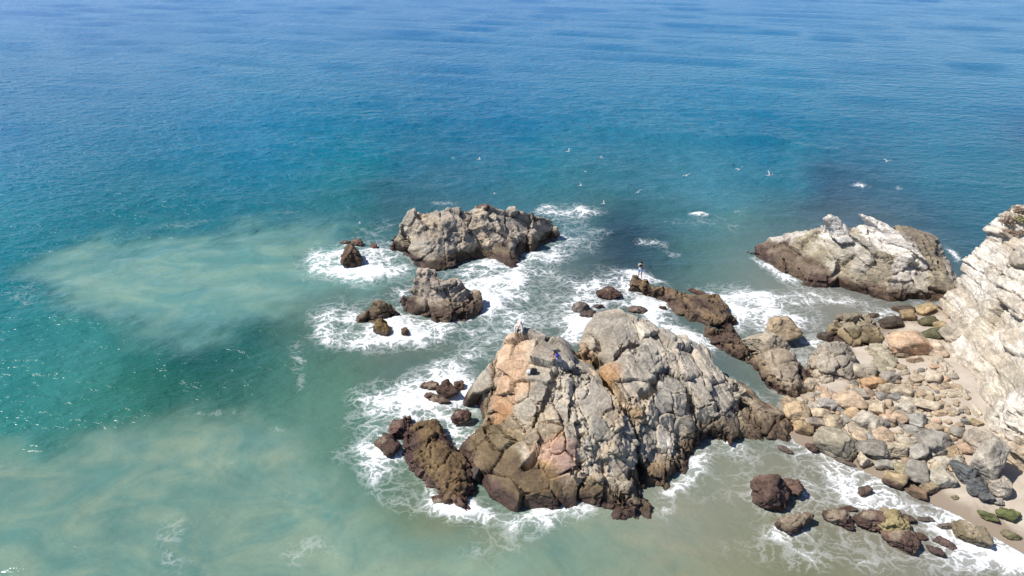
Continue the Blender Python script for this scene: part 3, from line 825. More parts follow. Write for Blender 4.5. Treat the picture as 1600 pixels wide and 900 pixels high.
# ------------------------------------------------------------------ white cliff on the right
cl_out = [(1495,424,4.2),(1500,452,3.0),(1506,480,2.2),(1512,505,1.8),(1484,540,1.2),(1486,556,1.4),(1512,590,1.7),(1534,618,1.9),(1552,640,1.8),(1552,668,1.6),(1558,700,1.2),(1575,735,.8),(1605,752,.8),(1700,800,.8),(1900,800,2.0),(1900,560,4),(1760,380,10),(1650,314,11),(1600,313,10.6),(1584,317,10.2),(1555,334,9.2),(1538,364,7.6),(1523,386,6.4),(1509,404,5.4)]
cl_ctrl = [(1500,430,4.2),(1522,412,5.3),(1548,372,7.4),(1560,343,8.9),(1596,323,10.3),(1640,330,10.6),(1530,450,4.6),(1560,430,5.9),(1520,490,2.9),(1540,520,3.1),(1500,545,1.9),(1515,570,2.3),(1545,600,2.9),(1570,480,5.0),(1600,400,8.2),(1600,460,6.7),(1600,520,5.4),(1575,560,3.9),
    (1600,580,4.4),(1580,620,3.4),(1600,640,3.9),(1562,655,2.6),(1575,680,2.4),(1600,690,2.9),(1600,725,1.8),(1570,710,1.4),(1680,640,6),(1700,500,9),(1750,700,4),(1800,500,10)]
r_cliff, CV, CF = jointed_rock('sea_cliff', 'bleached white bedded cliff face rising at the right edge', 'cliff', cl_out, cl_ctrl, vox=0.1, wall=.7, rim=.8, size=2.6, scal=.3, back=.6, flat=.4, l1=(.2,.25,.25,.05,.03), A=stretch((-.4,-.9,.05),2.2) , l2=(.6,.09,.26,.07,.09), l3=(.22,.035,.26), s=91,
    base=WHITE, wet=-9, tide=-9, foot=False, mat=M_BED, strata=((.30,.12,.94),.9,.26,[(.56,.51,.455),(.50,.45,.395),(.39,.345,.285),(.61,.565,.51),(.45,.40,.34),(.60,.56,.51)]), alt=(.40,.345,.275), altk=.6, minf=150,
    patches=[(1590,650,3.7,2.6,(.66,.62,.57),.85),(1515,440,4.4,2.0,(.64,.60,.56),.8),(1540,400,6.2,2.0,(.64,.60,.56),.7),(1540,505,3.2,2.0,(.46,.41,.33),.75),(1570,590,3.6,2.0,(.47,.42,.34),.7),(1555,480,4.6,1.6,(.5,.45,.38),.6),(1600,715,2.0,1.8,(.43,.35,.26),.85),(1570,700,1.4,1.5,(.42,.36,.30),.8),(1560,440,5.8,1.4,(.48,.45,.40),.7),(1585,540,4.8,1.3,(.64,.60,.56),.7),(1505,560,1.9,1.6,(.5,.45,.38),.6)],
    part='cliff_block')

# ledges of bedrock between the rubble and the cliff
jointed_rock('rock_ledge', 'low pale rock ledge running along the cliff foot above the open sand', 'rock',
    [(1436,566,.95),(1452,590,1.05),(1478,618,1.1),(1500,640,1.15),(1522,668,1.15),(1545,668,1.2),(1542,640,1.2),(1520,612,1.2),(1498,585,1.2),(1480,558,1.15),(1456,552,1.0)],
    [(1460,565,1.75),(1480,585,2.05),(1500,605,2.35),(1520,632,2.5),(1534,655,2.3),(1490,622,2.0),(1465,598,1.8),(1512,655,1.95)],
    vox=.08, wall=.6, rim=1.5, size=1.5, back=0, l1=(.09,.16,.2,.05,0), A=stretch((-.55,-.8,0),2.4), l2=(.5,.06,.25,.09,.05), l3=(.2,.025,.3), s=97, base=(.47,.41,.335), alt=(.40,.345,.27), altk=.6, wet=-9, tide=-9, foot=False, mat=M_BED, cols=[(.50,.44,.36),(.44,.385,.31),(.53,.47,.39)])
# ------------------------------------------------------------------ boulders
BN, BIG = [0], []
def boulder(name, label, px, py, w, h, ang=0, col=TAN, alt=None, wetz=-9, tide=-9, tidecol=OLIVE, sink=.22, planes=9, soft=.022, sub=4, water=False, squash=.82, group=None, cat='boulder', patches=(), rough=1.0, up=0.0):
    BN[0] += 1
    if not water and max(col) > .2:
        col = tuple(.72 * x + .28 * y for x, y in zip(col, (.45, .385, .305)))
    BIG.append((px, py, label))
    sd = 1000 + BN[0] * 7
    V, F = boulder_shape(sd, sub, planes, soft)
    w, h = w * 1.14, h * 1.14
    z = 0.3
    m = mpp(px, py, z)
    dpt = math.atan2(CAMZ, np.linalg.norm(un(px, py, z)[:2]))
    sx = w * m / 2
    sy = h * m / 2 / math.hypot(math.sin(dpt), squash * math.cos(dpt))
    sz = squash * sy
    for _ in range(8):
        p = un(px, py, z)
        g = -.05 if water else max(float(ground(p)[0]), -.1)
        z = .5 * z + .5 * (g + up + sz * (1 - 2 * sink))
    p = un(px, py, z)
    V = V * (sx, sy, sz)
    yaw = -math.atan2(math.tan(math.radians(ang)), max(.3, math.sin(dpt))) if ang else 0
    r = np.random.RandomState(sd)
    V = V @ rotm(r.uniform(-.12, .12), r.uniform(-.12, .12), yaw).T
    W = V + p
    sc = min(sx, sy)
    for sz_, a_, t_ in ((.8 * sc, .05, .25), (.33 * sc, .03, .3)):
        N = tri_normals(W, F)
        d, _, _ = fracture(W, N, max(sz_, .06), a_ * sc * rough * .8, t_ * rough * .4, .04 * sc * rough, .06, 0, stretch((.5, -.8, .2), 1.5), sd)
        W = W + N * d[:, None]
    N = tri_normals(W, F)
    W = W + N * (.03 * sc * fbm(W, max(.5 * sc, .1), 3, sd))[:, None]
    N = tri_normals(W, F)
    c = paint(W, N, np.array(col), patches, wet=wetz, tide=tide, tidecol=tidecol, s=sd % 500, alt=alt, altk=.6, wetcol=MAROON if water else BROWN)
    c[:, :3] *= 1 + .25 * (vnoise(W, max(.25, .4 * sc), sd + 3))[:, None]
    o = link(name, mesh_of(name, W - p, F, np.clip(c, .012, .88), M_BOULDER))
    o.location = p
    tag(o, label, cat, group)
    if water or wetz > -1:
        t = np.linspace(0, 2 * math.pi, 14, endpoint=False)
        cy, sy_ = math.cos(yaw), math.sin(yaw)
        e = np.stack([sx * .9 * np.cos(t), sy * .9 * np.sin(t)], 1)
        FOOT.append(e @ np.array([[cy, sy_], [-sy_, cy]]) + p[:2])
    return o
LT = (.42, .33, .24)
# the beach rubble, from the outcrop towards the cliff
for a in [
 ('ochre tan boulder at the waterline beside the end of the outcrop',1248,645,40,31,0,(.44,.33,.20)),('small tan stone wedged behind the ochre waterline boulder',1232,626,21,13,20,(.42,.32,.22)),
 ('ochre brown boulder with its foot in the swash',1257,669,34,19,22,(.36,.25,.13)),('flat pale tan boulder right of the ochre waterline boulder',1281,646,30,15,8,(.45,.37,.27)),
 ('low grey streaked boulder beside the biggest pink tan boulder',1298,632,38,20,5,(.40,.38,.36)),('biggest pink tan boulder in the middle of the rubble',1330,627,50,30,10,(.47,.35,.25)),
 ('ochre stone leaning on the front of the biggest pink tan boulder',1331,646,22,18,0,(.48,.33,.19)),('smooth white oval boulder in the rubble',1346,657,34,26,-30,(.58,.53,.46)),
 ('grey cracked boulder touching the smooth white oval boulder',1366,661,26,28,-35,(.38,.355,.32)),('upright cream boulder above the grey cracked boulder',1373,640,26,24,15,(.50,.41,.30)),
 ('left one of two pink boulders lying side by side',1388,656,22,17,20,(.52,.38,.28)),('right one of two pink boulders lying side by side',1406,654,25,20,25,(.53,.38,.27)),
 ('tan boulder behind the big olive grey waterline boulder',1303,660,28,23,30,(.41,.34,.24)),('grey brown boulder between the ochre swash boulder and the tan one',1275,662,32,18,10,(.30,.26,.22)),
 ('big olive grey boulder at the waterline of the rubble',1308,694,58,38,28,(.30,.28,.22)),('big dark slate boulder with white streaks at the waterline',1362,701,46,30,12,(.205,.20,.19)),
 ('cream boulder between the slate boulder and a round grey one',1402,705,38,26,0,(.50,.43,.33)),('round grey boulder right of the cream waterline boulder',1434,706,29,27,10,(.33,.325,.31)),
 ('thin grey and white slab at the edge of the swash',1384,727,33,15,5,(.40,.39,.36)),('square ochre boulder at the edge of the swash',1397,749,33,29,15,(.42,.31,.17)),
 ('olive boulder jammed above the square ochre boulder',1413,732,28,20,20,(.30,.27,.18)),('dark grey angular boulder above the wet tan stones',1433,737,32,36,20,(.235,.23,.22)),
 ('long maroon and ochre wet stone lowest on the beach',1431,768,40,16,35,(.24,.15,.09)),('wet tan stone at the lower tip of the rubble',1451,762,28,17,-10,(.36,.28,.17)),
 ('pale grey faceted boulder on the sand edge of the rubble',1471,746,40,27,10,(.42,.40,.345)),('dark grey boulder veined with white in the upper rubble',1464,691,48,34,22,(.245,.24,.23)),
 ('ochre stone with a white side below the veined boulder',1486,707,18,22,0,(.48,.35,.22)),('pale stone left of the ochre and white stone',1472,721,22,15,0,(.50,.46,.40)),
 ('rosy tan boulder above the big dark slate boulder',1379,680,30,21,25,(.52,.39,.28)),('pale boulder below the smooth white oval boulder',1338,669,26,17,30,(.47,.41,.33)),
 ('tan boulder touching the top of the slate boulder',1343,683,26,17,20,(.43,.34,.25)),('small dark grey boulder beside the rosy tan boulder',1361,684,18,13,0,(.26,.26,.26)),
 ('upright white and ochre stone left of the thin slab',1350,719,20,21,0,(.52,.46,.36)),('long flat tan slab lying high on the sand',1449,634,48,17,14,(.42,.36,.28)),
 ('square tan block high on the sand with a shaded lower edge',1408,611,30,21,18,(.44,.37,.28)),('rust orange boulder below the pale rock ramp',1361,600,36,20,5,(.46,.27,.13)),
 ('grey flat boulder above the biggest pink tan boulder',1344,617,30,17,12,(.34,.32,.29)),('round tan boulder at the foot of the knobbly rock',1265,603,25,21,0,(.40,.34,.26)),
 ('small pink stone at the foot of the knobbly rock',1284,608,17,11,10,(.52,.36,.27)),('flat pinkish stone between the knobbly rock and the rubble',1297,619,24,13,-10,(.48,.36,.28)),
 ('tan wedge stone right of the rust orange boulder',1387,606,26,17,10,(.42,.35,.26)),('small grey stone beside the round tan boulder',1273,618,18,11,0,(.33,.31,.28)),
 ('small brown stone alone on the open sand',1469,645,21,11,5,(.42,.32,.22)),('pale half-buried stone right of the small brown stone',1487,643,20,10,15,(.46,.39,.30)),
 ('ochre half-buried stone below the cliff on the open sand',1523,659,22,11,15,(.46,.37,.22)),('dark slate boulder below the pale rock ramp',1389,590,27,19,0,(.23,.225,.215)),
 ('cream boulder high on the beach near the cliff foot',1459,590,26,20,0,(.52,.45,.36)),('tan low boulder left of the cream one near the cliff foot',1432,592,27,15,0,(.44,.36,.27)),
 ('little dark stone high on the beach near the cliff foot',1490,588,15,10,0,(.26,.25,.23)),('grey tan rounded boulder beside the shaded notch',1352,579,34,24,10,(.40,.36,.30)),
 ('pale block behind the tan wedge stone',1420,628,26,15,10,(.48,.42,.34)),('blue grey boulder with pale crust in the middle rubble',1432,656,30,22,20,(.35,.355,.345)),
 ('mottled grey slab below the blue grey boulder',1430,674,34,14,30,(.31,.305,.29)),('pale flat stone left of the round grey boulder',1418,690,28,16,20,(.50,.45,.37)),
 ('white crusted boulder above the blue grey boulder',1414,638,30,18,10,(.48,.45,.40)),('pale grey stone heap at the sand edge above the black boulders',1497,722,24,20,0,(.46,.43,.38))]:
    boulder('boulder', *a[:5], ang=a[5], col=a[6], alt=tuple(x * .82 for x in a[6]), sub=4 if a[3] < 36 else 5, wetz=.28 if a[2] > 660 and a[1] < 1470 else -9)
# foot of the cliff
for a in [
 ('large black jointed boulder at the foot of the cliff on the sand',1511,739,42,32,22,(.13,.14,.145)),('black boulder below the large black one, half in the sand',1527,758,36,30,25,(.125,.13,.135)),
 ('smallest and lowest of the three black boulders on the sand',1542,776,23,20,0,(.12,.125,.13)),('small grey stone beside the smallest black boulder',1561,783,16,11,0,(.30,.30,.28))]:
    boulder('boulder', *a[:5], ang=a[5], col=a[6], alt=(.19, .20, .205), planes=16, soft=.05, rough=1.4, sub=5)
boulder('buttress_rock', 'tall grey fluted rock leaning against the cliff foot', 1547,722,42,66,20,(.40,.365,.32),alt=(.46,.42,.36),sink=.12,squash=1.35,sub=5,cat='rock')
boulder('buttress_rock', 'smooth brown grey rock hump between open sand and cliff foot', 1530,688,38,34,10,(.37,.325,.28),alt=(.42,.35,.27),sub=5,cat='rock')
boulder('buttress_rock', 'pale ribbed rock below the tall fluted rock, above the sand', 1563,757,28,34,10,(.45,.41,.36),sink=.12,squash=1.1,sub=5,cat='rock')
for a in [('bright green mossy stone on the wet sand, right one of two',1577,803,30,18,20,(.13,.145,.06)),('green mossy stone on the wet sand, left one of two',1544,806,28,14,38,(.115,.125,.055)),('tiny brown stone alone on the wet sand',1492,777,10,7,0,(.22,.19,.10)),('dark green stone in the swash at the right edge',1580,836,26,12,25,(.10,.11,.05))]:
    boulder('mossy_stone', *a[:5], ang=a[5], col=a[6], alt=(.24,.205,.14), planes=9, soft=.05, rough=2.0, cat='stone')
# the cove
for a in [
 ('long pink and tan boulder closing the cove',1424,538,66,38,3,(.50,.37,.25),(.52,.33,.22)),('cream pink block leaning on the long cove boulder',1463,546,34,24,38,(.58,.46,.36),None),
 ('black wet boulder standing in the cove water',1392,504,36,21,0,(.075,.06,.05),None),('low dark wet boulder left of the ochre slab in the cove',1412,484,30,13,0,(.09,.07,.055),None),
 ('ochre slab resting on dark stones in the cove',1446,482,38,20,-22,(.42,.31,.16),None),('dark boulder with an orange top below the ochre slab',1418,493,23,18,0,(.22,.145,.06),None),
 ('small dark rock awash in the middle of the cove',1365,493,16,9,0,(.09,.07,.06),None),('flat dark stone along the back of the long cove boulder',1402,524,28,8,0,(.085,.075,.065),None),
 ('moss green boulder beside the ochre slab in the cove',1451,502,30,18,0,(.125,.115,.07),None),('dark moss green boulder above the cream pink block',1458,521,30,19,15,(.10,.10,.058),None),
 ('ochre stone between the two moss green boulders',1470,509,24,14,20,(.38,.29,.15),None),('rounded pinkish brown boulder at the back of the cove by the cliff',1497,493,40,16,8,(.34,.26,.21),None),
 ('grey banded boulder curved against the cliff in the cove',1492,521,38,36,-40,(.36,.33,.28),(.26,.25,.22)),('small black rock in the surge left of the olive grey rock',1289,527,22,17,0,(.08,.07,.06),None),
 ('dark small stone row below the long cove boulder',1412,556,22,10,0,(.20,.16,.12),None),('brown stone under the right end of the long cove boulder',1430,562,24,12,0,(.36,.27,.19),None)]:
    boulder('boulder', *a[:5], ang=a[5], col=a[6], alt=a[7], sub=5 if a[3] > 34 else 4, wetz=.3 if a[6][0] < .24 else .12)
boulder('boulder', 'rust capped boulder perched over the white surge', 1222,513,58,33,-4,(.33,.25,.165),alt=(.38,.2,.11),sub=5,wetz=.35,up=.75)
boulder('boulder', 'round grey tan boulder in front of the rust capped boulder', 1197,537,64,37,6,(.37,.32,.255),alt=(.30,.28,.25),sub=5,wetz=.4,up=.5)
boulder('boulder', 'dark wet boulder in the shade right of the rough tan rock', 1252,588,26,24,0,(.07,.065,.06),sub=4,wetz=1.0)
# rocks awash
for a in [
 ('dark cone-shaped rock in the foam left of the flat island',551,401,30,34,0,BROWN,1.25),('low reddish rock behind the dark cone-shaped rock',557,380,22,11,8,MAROON,.8),('flat rock barely awash behind the dark cone-shaped rock',540,379,18,6,0,MAROON,.8),('tiny rock right of the low reddish rock in foam',584,385,13,10,0,MAROON,.9),
 ('small dark rock in foam right of the olive brown slab',632,520,13,14,0,BROWN,1.0),
 ('reddish flat rock in the surf above the big weedy rock',672,604,32,14,0,MAROON,.9),('jagged dark rock in the surf above the big weedy rock',699,609,28,34,-60,WEED,1.0),('short dark rock touching the jagged one on its right',716,603,17,18,0,WEED,1.0),
 ('foam-washed low rock below the jagged dark rock',683,624,40,16,20,(.10,.075,.07),.5),('rounded dark rock alone in thick white foam',721,653,26,26,20,MAROON,.95),('oval dark rock farthest left in the white foam',605,697,42,28,30,MAROON,.9),
 ('dark rock split by foam between the oval rock and the big weedy rock',627,670,32,34,20,MAROON,1.0),('knob of rock above the split dark rock',637,658,12,14,0,WEED,1.0),('dark stone at the waterline below the left flank of the outcrop',754,681,26,19,-10,MAROON,1.0),
 ('brown block awash between big weedy rock and outcrop',752,722,40,22,-8,(.12,.075,.06),.8),('black upright block in the cleft beside the brown block',743,742,22,26,0,(.06,.05,.045),1.3),('weedy lump at the lower tip of the big weedy rock',690,785,34,16,10,MAROON,.8),
 ('wet brown rock awash behind the right peak of the outcrop',953,459,36,19,0,MAROON,1.0),('grey wet rock in foam left of the right peak',905,481,28,17,0,(.13,.11,.11),.7),('dark wet rock below the grey one left of the right peak',919,491,24,16,0,(.09,.07,.065),.8),('wet rock with foam streaks behind the right peak',996,485,30,12,10,(.10,.08,.075),.7),('tiny rock in the white channel beside the spur',1036,482,11,9,0,WEED,1.0),
 ('low rock under the foam at the seaward side of the spur',1090,457,30,8,25,WEED,.6),('dark rock awash left of the foam-streaked rock',935,480,20,8,0,(.1,.08,.075),.5),
 ('largest maroon weed-covered boulder in the shallows',1199,771,48,52,60,MAROON,1.0),('maroon boulder touching the right side of the largest one',1233,761,44,30,40,MAROON,1.0),('long smooth maroon rock below the largest maroon boulder',1241,818,66,26,-12,MAROON,.9),
 ('maroon rock with a pale ridge left of the olive topped rock',1312,811,44,26,28,MAROON,.9),('small flat maroon rock behind the maroon rock with pale ridge',1325,795,28,9,5,MAROON,.8),('olive topped weedy rock in the swash',1393,817,46,40,20,(.27,.225,.12),1.0),('maroon rock joined to the left of the olive topped rock',1366,815,48,30,25,MAROON,1.0),
 ('maroon rock joined below the olive topped rock',1408,843,52,32,35,MAROON,1.0),('small maroon rock behind the olive topped rock',1417,811,26,14,0,MAROON,.9),('little maroon rock right of the olive topped rock',1437,838,24,10,10,MAROON,.9),('narrow dark rock lying in the swash foam',1474,847,32,12,30,(.11,.075,.07),.9),
 ('curved dark rock lowest in the swash foam',1461,861,28,14,40,(.10,.07,.065),.8),('small dark rock alone near the beach swash',1350,767,24,14,-15,(.10,.075,.065),1.0),('grey barnacled rock at the right in the swash',1521,835,56,30,28,(.22,.19,.145),1.1),('flat grey rock barely awash above the grey barnacled rock',1480,822,30,10,0,(.16,.135,.115),.5),
 ('dark flat stone awash right of the olive topped rock',1448,812,24,9,5,(.12,.10,.09),.5),('sunken dark stone near the outcrop end in the shallows',1228,704,24,8,30,(.12,.095,.08),.4),('maroon stone at the waterline below the ochre swash boulder',1268,699,18,16,0,MAROON,1.0),('sunken dark slab off the slate boulder',1318,722,34,8,22,(.13,.105,.09),.35)]:
    pale = a[6][0] > .2
    boulder('awash_rock', *a[:5], ang=a[5], col=a[6], alt=(.185,.125,.095) if not pale else (.2,.16,.09), sub=5 if a[3] > 28 else 4, planes=9, soft=.07, water=True, sink=.34 - .16 * min(a[7], 1.2), rough=2.2, cat='rock', patches=[(a[1] + (7 if k else -6) * a[3] / 40, a[2] - .22 * a[4], .5, .011 * a[3] * (1 - .3 * k), (.30, .25, .19), .75) for k in (0, 1)] if a[3] > 24 else ())

# small stones filling the rubble: told apart only by their colour
fill_poly = np.array([(1245,628),(1290,612),(1335,600),(1400,575),(1470,572),(1515,625),(1515,690),(1492,735),(1440,748),(1400,728),(1350,705),(1290,680),(1255,665)], float)
rr = np.random.RandomState(5)
kinds = [('tan', (.43, .345, .25)), ('cream', (.52, .455, .36)), ('grey', (.36, .34, .31)), ('dark slate', (.23, .225, .215)), ('pinkish', (.49, .36, .27))]
shapes = {}
for ki, (kn, kc) in enumerate(kinds):
    for v in range(5):
        V, F = boulder_shape(300 + ki * 10 + v, 3, 8, .02)
        N = tri_normals(V, F)
        d, _, _ = fracture(V, N, .5, .05, .2, .04, .06, 0, None, v)
        V = V + N * (d * .6 + .03 * fbm(V, .5, 3, v))[:, None]
        V[:, 2] *= .75
        c = paint(V * 1.0, N, np.array(kc), wet=-9, tide=-9, s=v + ki, alt=tuple(x * .78 for x in kc), altk=.7)
        shapes[ki, v] = mesh_of('small_stone', V, F, c, M_BOULDER)
placed, tries, used = [], 0, set()
while len(placed) < 298 and tries < 9000:
    tries += 1
    q = np.array([rr.uniform(1240, 1525), rr.uniform(572, 752)])
    if poly_sd(fill_poly, q[None])[0] < 0:
        continue
    sparse = q[0] > 1470 - (q[1] - 600) * -.2 and q[1] < 690 or q[1] < 610
    if sparse and rr.rand() < .3:
        continue
    w = min(8.0 * math.exp(rr.exponential(.45)), 26)
    if any((q[0] - p[0]) ** 2 + (1.5 * (q[1] - p[1])) ** 2 < (.31 * (w + p[2])) ** 2 for p in placed):
        continue
    placed.append((q[0], q[1], w))
    ki = rr.choice(5, p=[.34, .22, .24, .08, .12])
    p = un_ground(q[0], q[1])
    s_ = w * mpp(q[0], q[1], p[2]) / 2
    o = link('small_stone', shapes[ki, rr.randint(5)])
    o.location = (p[0], p[1], float(ground(p)[0]) + s_ * .28)
    o.rotation_euler = (rr.uniform(-.3, .3), rr.uniform(-.3, .3), rr.uniform(0, 6.28))
    o.scale = (s_ * rr.uniform(.9, 1.2), s_ * rr.uniform(.75, 1.05), s_ * rr.uniform(.7, 1.1))
    for bx, by, bl in sorted(BIG, key=lambda t: (t[0] - q[0]) ** 2 + (1.4 * (t[1] - q[1])) ** 2)[:5]:
        dx, dy = q[0] - bx, (q[1] - by) * 1.4
        rel = ('right of' if dx > 0 else 'left of') if abs(dx) > abs(dy) else ('in front of' if dy > 0 else 'behind')
        lb = ' '.join(('small %s stone %s the %s' % (kinds[ki][0], rel, bl)).split()[:16])
        if lb not in used:
            break
    used.add(lb)
    tag(o, lb, 'stone', 'small stones in the beach rubble')
# ------------------------------------------------------------------ the sea: one sheet to the horizon
sea_col = [(0,0,0.0030,0.1004,0.3469),(400,0,0.0030,0.1227,0.3553),(800,0,0.0030,0.1153,0.3356),(1200,0,0.0030,0.1277,0.3322),(1600,0,0.0030,0.1266,0.3081),(0,60,0.0030,0.1397,0.3195),(800,60,0.0030,0.1395,0.3036),(1600,60,0.0030,0.1272,0.2739),
 (0,120,0.0030,0.1147,0.2442),(400,120,0.0030,0.1415,0.2666),(800,120,0.0030,0.1324,0.2864),(1200,120,0.0030,0.1567,0.2861),(1600,120,0.0030,0.1488,0.2827),(0,230,0.0030,0.1186,0.2382),(400,230,0.0053,0.1421,0.2568),(800,210,0.0046,0.1181,0.2169),
 (1200,210,0.0030,0.1099,0.2020),(1600,210,0.0030,0.0697,0.1593),(200,300,0.0071,0.1156,0.1592),(0,330,0.0126,0.1502,0.1958),(400,300,0.0072,0.1219,0.1695),(560,270,0.0030,0.1381,0.1766),(850,260,0.0156,0.1427,0.1919),(1100,290,0.0436,0.1663,0.2151),
 (1250,250,0.0211,0.1497,0.2142),(1450,280,0.0229,0.1300,0.1839),(1590,255,0.0229,0.1310,0.1775),(600,305,0.0203,0.0835,0.1120),(40,430,0.0030,0.1184,0.1407),(400,520,0.0150,0.0850,0.0780),(300,560,0.0080,0.0680,0.0620),(120,560,0.0376,0.1815,0.1684),
 (440,560,0.0390,0.1266,0.1022),(20,640,0.0239,0.1574,0.1441),(200,600,0.0189,0.1156,0.0861),(690,870,0.1346,0.1476,0.0810),(480,650,0.0815,0.1752,0.1355),(545,610,0.0637,0.1431,0.1006),(1150,740,0.1865,0.1960,0.1452),(950,850,0.1815,0.2304,0.1713),
 (850,870,0.1300,0.2041,0.1646),(1050,830,0.2019,0.2148,0.1657),(1250,880,0.1383,0.1486,0.0925),(1020,345,0.0360,0.1130,0.1262),(1130,325,0.0454,0.1615,0.1963),(260,420,0.0120,0.1200,0.1300),(420,430,0.0400,0.1200,0.1050),(560,380,0.0300,0.1150,0.1150),
 (150,740,0.0300,0.1300,0.1100),(330,780,0.0400,0.1250,0.1000),(60,840,0.0400,0.1450,0.1200),(560,780,0.0750,0.1500,0.1150),(560,450,0.0833,0.1244,0.1027),(600,570,0.0864,0.1283,0.1097),(480,440,0.0803,0.1362,0.1206),(860,440,0.0993,0.1403,0.1322),
 (780,500,0.0833,0.1322,0.1206),(940,330,0.0418,0.1169,0.1244),(1000,370,0.0136,0.0428,0.0690),(960,360,0.0170,0.0470,0.0690),(1050,390,0.0315,0.0803,0.0927),(1100,420,0.0690,0.1403,0.1283),(1150,350,0.0637,0.1508,0.1508),(1300,290,0.0266,0.0650,0.1027),
 (1230,330,0.0350,0.1061,0.1244),(1200,460,0.1731,0.1898,0.1662),(1330,490,0.1731,0.1731,0.1508),(1420,500,0.1403,0.1444,0.1244),(1400,800,0.1898,0.1801,0.1444),(1500,880,0.1849,0.1801,0.1508),(1300,740,0.1849,0.1754,0.1403),(1180,600,0.0927,0.1244,0.1097),
 (1130,560,0.0803,0.1133,0.1133),(1560,395,0.0208,0.0864,0.1206),(1450,330,0.0208,0.0789,0.1206)]
# foam, plus one painted sun sparkle at far left: px, py, rx, ry, tilt, strength
foam_glint_list = [(548,410,85,36,0,.50),(585,428,45,11,-8,.98),(540,425,45,12,5,.62),(520,392,40,12,-15,.5),(575,395,50,18,0,.45),(500,400,30,22,0,.35),(590,360,35,25,0,.25),
 (560,505,75,42,0,.36),(515,500,20,34,0,.5),(545,530,35,12,10,.5),(625,512,40,22,0,.62),(560,482,35,12,0,.4),(600,530,40,12,0,.6),(650,515,40,20,0,.4),(640,455,28,16,0,.45),
 (765,480,35,24,-20,.72),(745,460,30,16,30,.45),(700,515,60,15,-10,.45),(780,455,60,40,0,.28),(690,590,40,22,0,.4),
 (890,333,44,13,0,.82),(700,318,22,5,0,.55),(895,360,42,20,0,.45),(890,380,52,22,-15,.6),(845,400,48,16,-15,.78),(775,424,60,13,-4,.85),(820,430,70,22,0,.5),(640,412,40,14,20,.5),(740,440,60,16,0,.32),(850,470,80,50,0,.24),
 (735,548,60,22,-30,.62),(700,580,45,22,-30,.55),(650,625,70,26,-18,.85),(600,650,55,34,-20,1.0),(585,690,36,34,0,.75),(595,730,30,25,30,.55),(700,635,55,34,-20,.98),(735,665,28,36,0,1.0),(720,690,30,22,0,.95),(640,600,70,20,-10,.5),(575,605,40,22,-20,.38),(610,760,50,25,40,.35),(680,770,45,22,30,.45),
 (700,795,50,16,20,.62),(755,800,50,18,15,.85),(860,806,72,15,-4,.92),(830,830,60,16,-15,.45),(770,850,70,30,-30,.3),(640,780,40,20,45,.3),
 (890,525,26,14,-25,1.0),(915,495,30,18,-20,.75),(900,472,45,18,-10,.6),(945,470,40,16,10,.6),(1000,468,45,20,30,.95),(1035,495,45,20,35,1.0),(1075,525,36,18,38,.98),(975,428,40,14,10,.75),(940,440,50,20,0,.4),(1025,440,30,8,25,.6),(880,500,60,20,0,.4),(990,445,26,18,0,.9),
 (1110,470,30,10,35,.6),(1160,500,24,22,40,.85),(1200,490,55,24,10,.85),(1215,470,60,16,-5,.7),(1262,466,48,11,-10,.98),(1235,440,40,10,28,.75),(1195,412,26,6,30,.6),(1150,470,50,28,20,.4),(1240,495,40,16,0,.6),(1265,535,28,16,-30,.75),(1255,560,20,14,0,.5),(1320,470,45,10,5,.45),(1420,515,40,12,0,.4),(1390,490,40,10,0,.35),
 (1590,865,55,34,-15,.92),(1540,880,60,26,-10,.7),(1480,880,70,24,-5,.52),(1440,830,50,24,20,.5),(1400,880,60,18,0,.42),(1480,815,70,18,22,.5),(1380,785,90,18,20,.42),(1300,770,80,34,20,.3),(1330,865,70,26,0,.34),(1260,780,50,26,0,.3),(1165,715,40,10,10,.42),(1090,725,16,22,40,.5),(1310,720,60,12,22,.35),(1180,760,12,14,0,.5),(1215,830,25,10,0,.45),(1060,760,30,10,-20,.5),(1050,790,20,26,0,.35),(1190,860,90,20,10,.22),(1130,695,50,8,0,.4),(1340,750,70,12,22,.36),(1250,700,36,8,10,.4),
 (1095,334,15,3.4,4,1.0),(1018,377,24,9,10,.5),(1050,395,14,6,10,.4),(1347,289,14,4.5,0,.62),(1405,293,6,3,0,.5),(1376,283,9,2,0,.3),(1488,398,9,11,-30,.75),(1150,345,45,16,-10,.22),(1070,350,50,12,0,.2),
 (68,236,5,2,0,.6),(40,465,50,20,0,.27),(300,345,60,5,-8,.33),(400,337,90,4,-5,.26),(240,355,60,4,-10,.24),(462,590,12,45,0,.30),(470,545,18,18,0,.25),(345,640,60,5,-4,.24),(430,670,16,10,0,.22),(260,830,30,40,20,.25),(290,880,40,20,0,.26),(262,868,8,10,0,.5),(350,720,60,20,0,.2),(440,760,40,16,0,.2),(300,500,90,40,0,.15),(480,850,60,30,0,.2),(540,720,40,20,0,.22),  # second blob here paints sun sparkle as a pale patch
 (1495,840,60,26,25,.45),(800,560,30,10,0,.3),(870,460,60,20,-30,.36),(780,400,30,12,0,.4),(1330,290,10,3,0,.2),(700,480,160,60,0,.2),(830,520,80,40,-20,.24),(1220,770,130,60,15,.2),(1150,690,60,14,8,.3),(1420,790,120,24,20,.3),(1280,850,110,34,5,.26)]

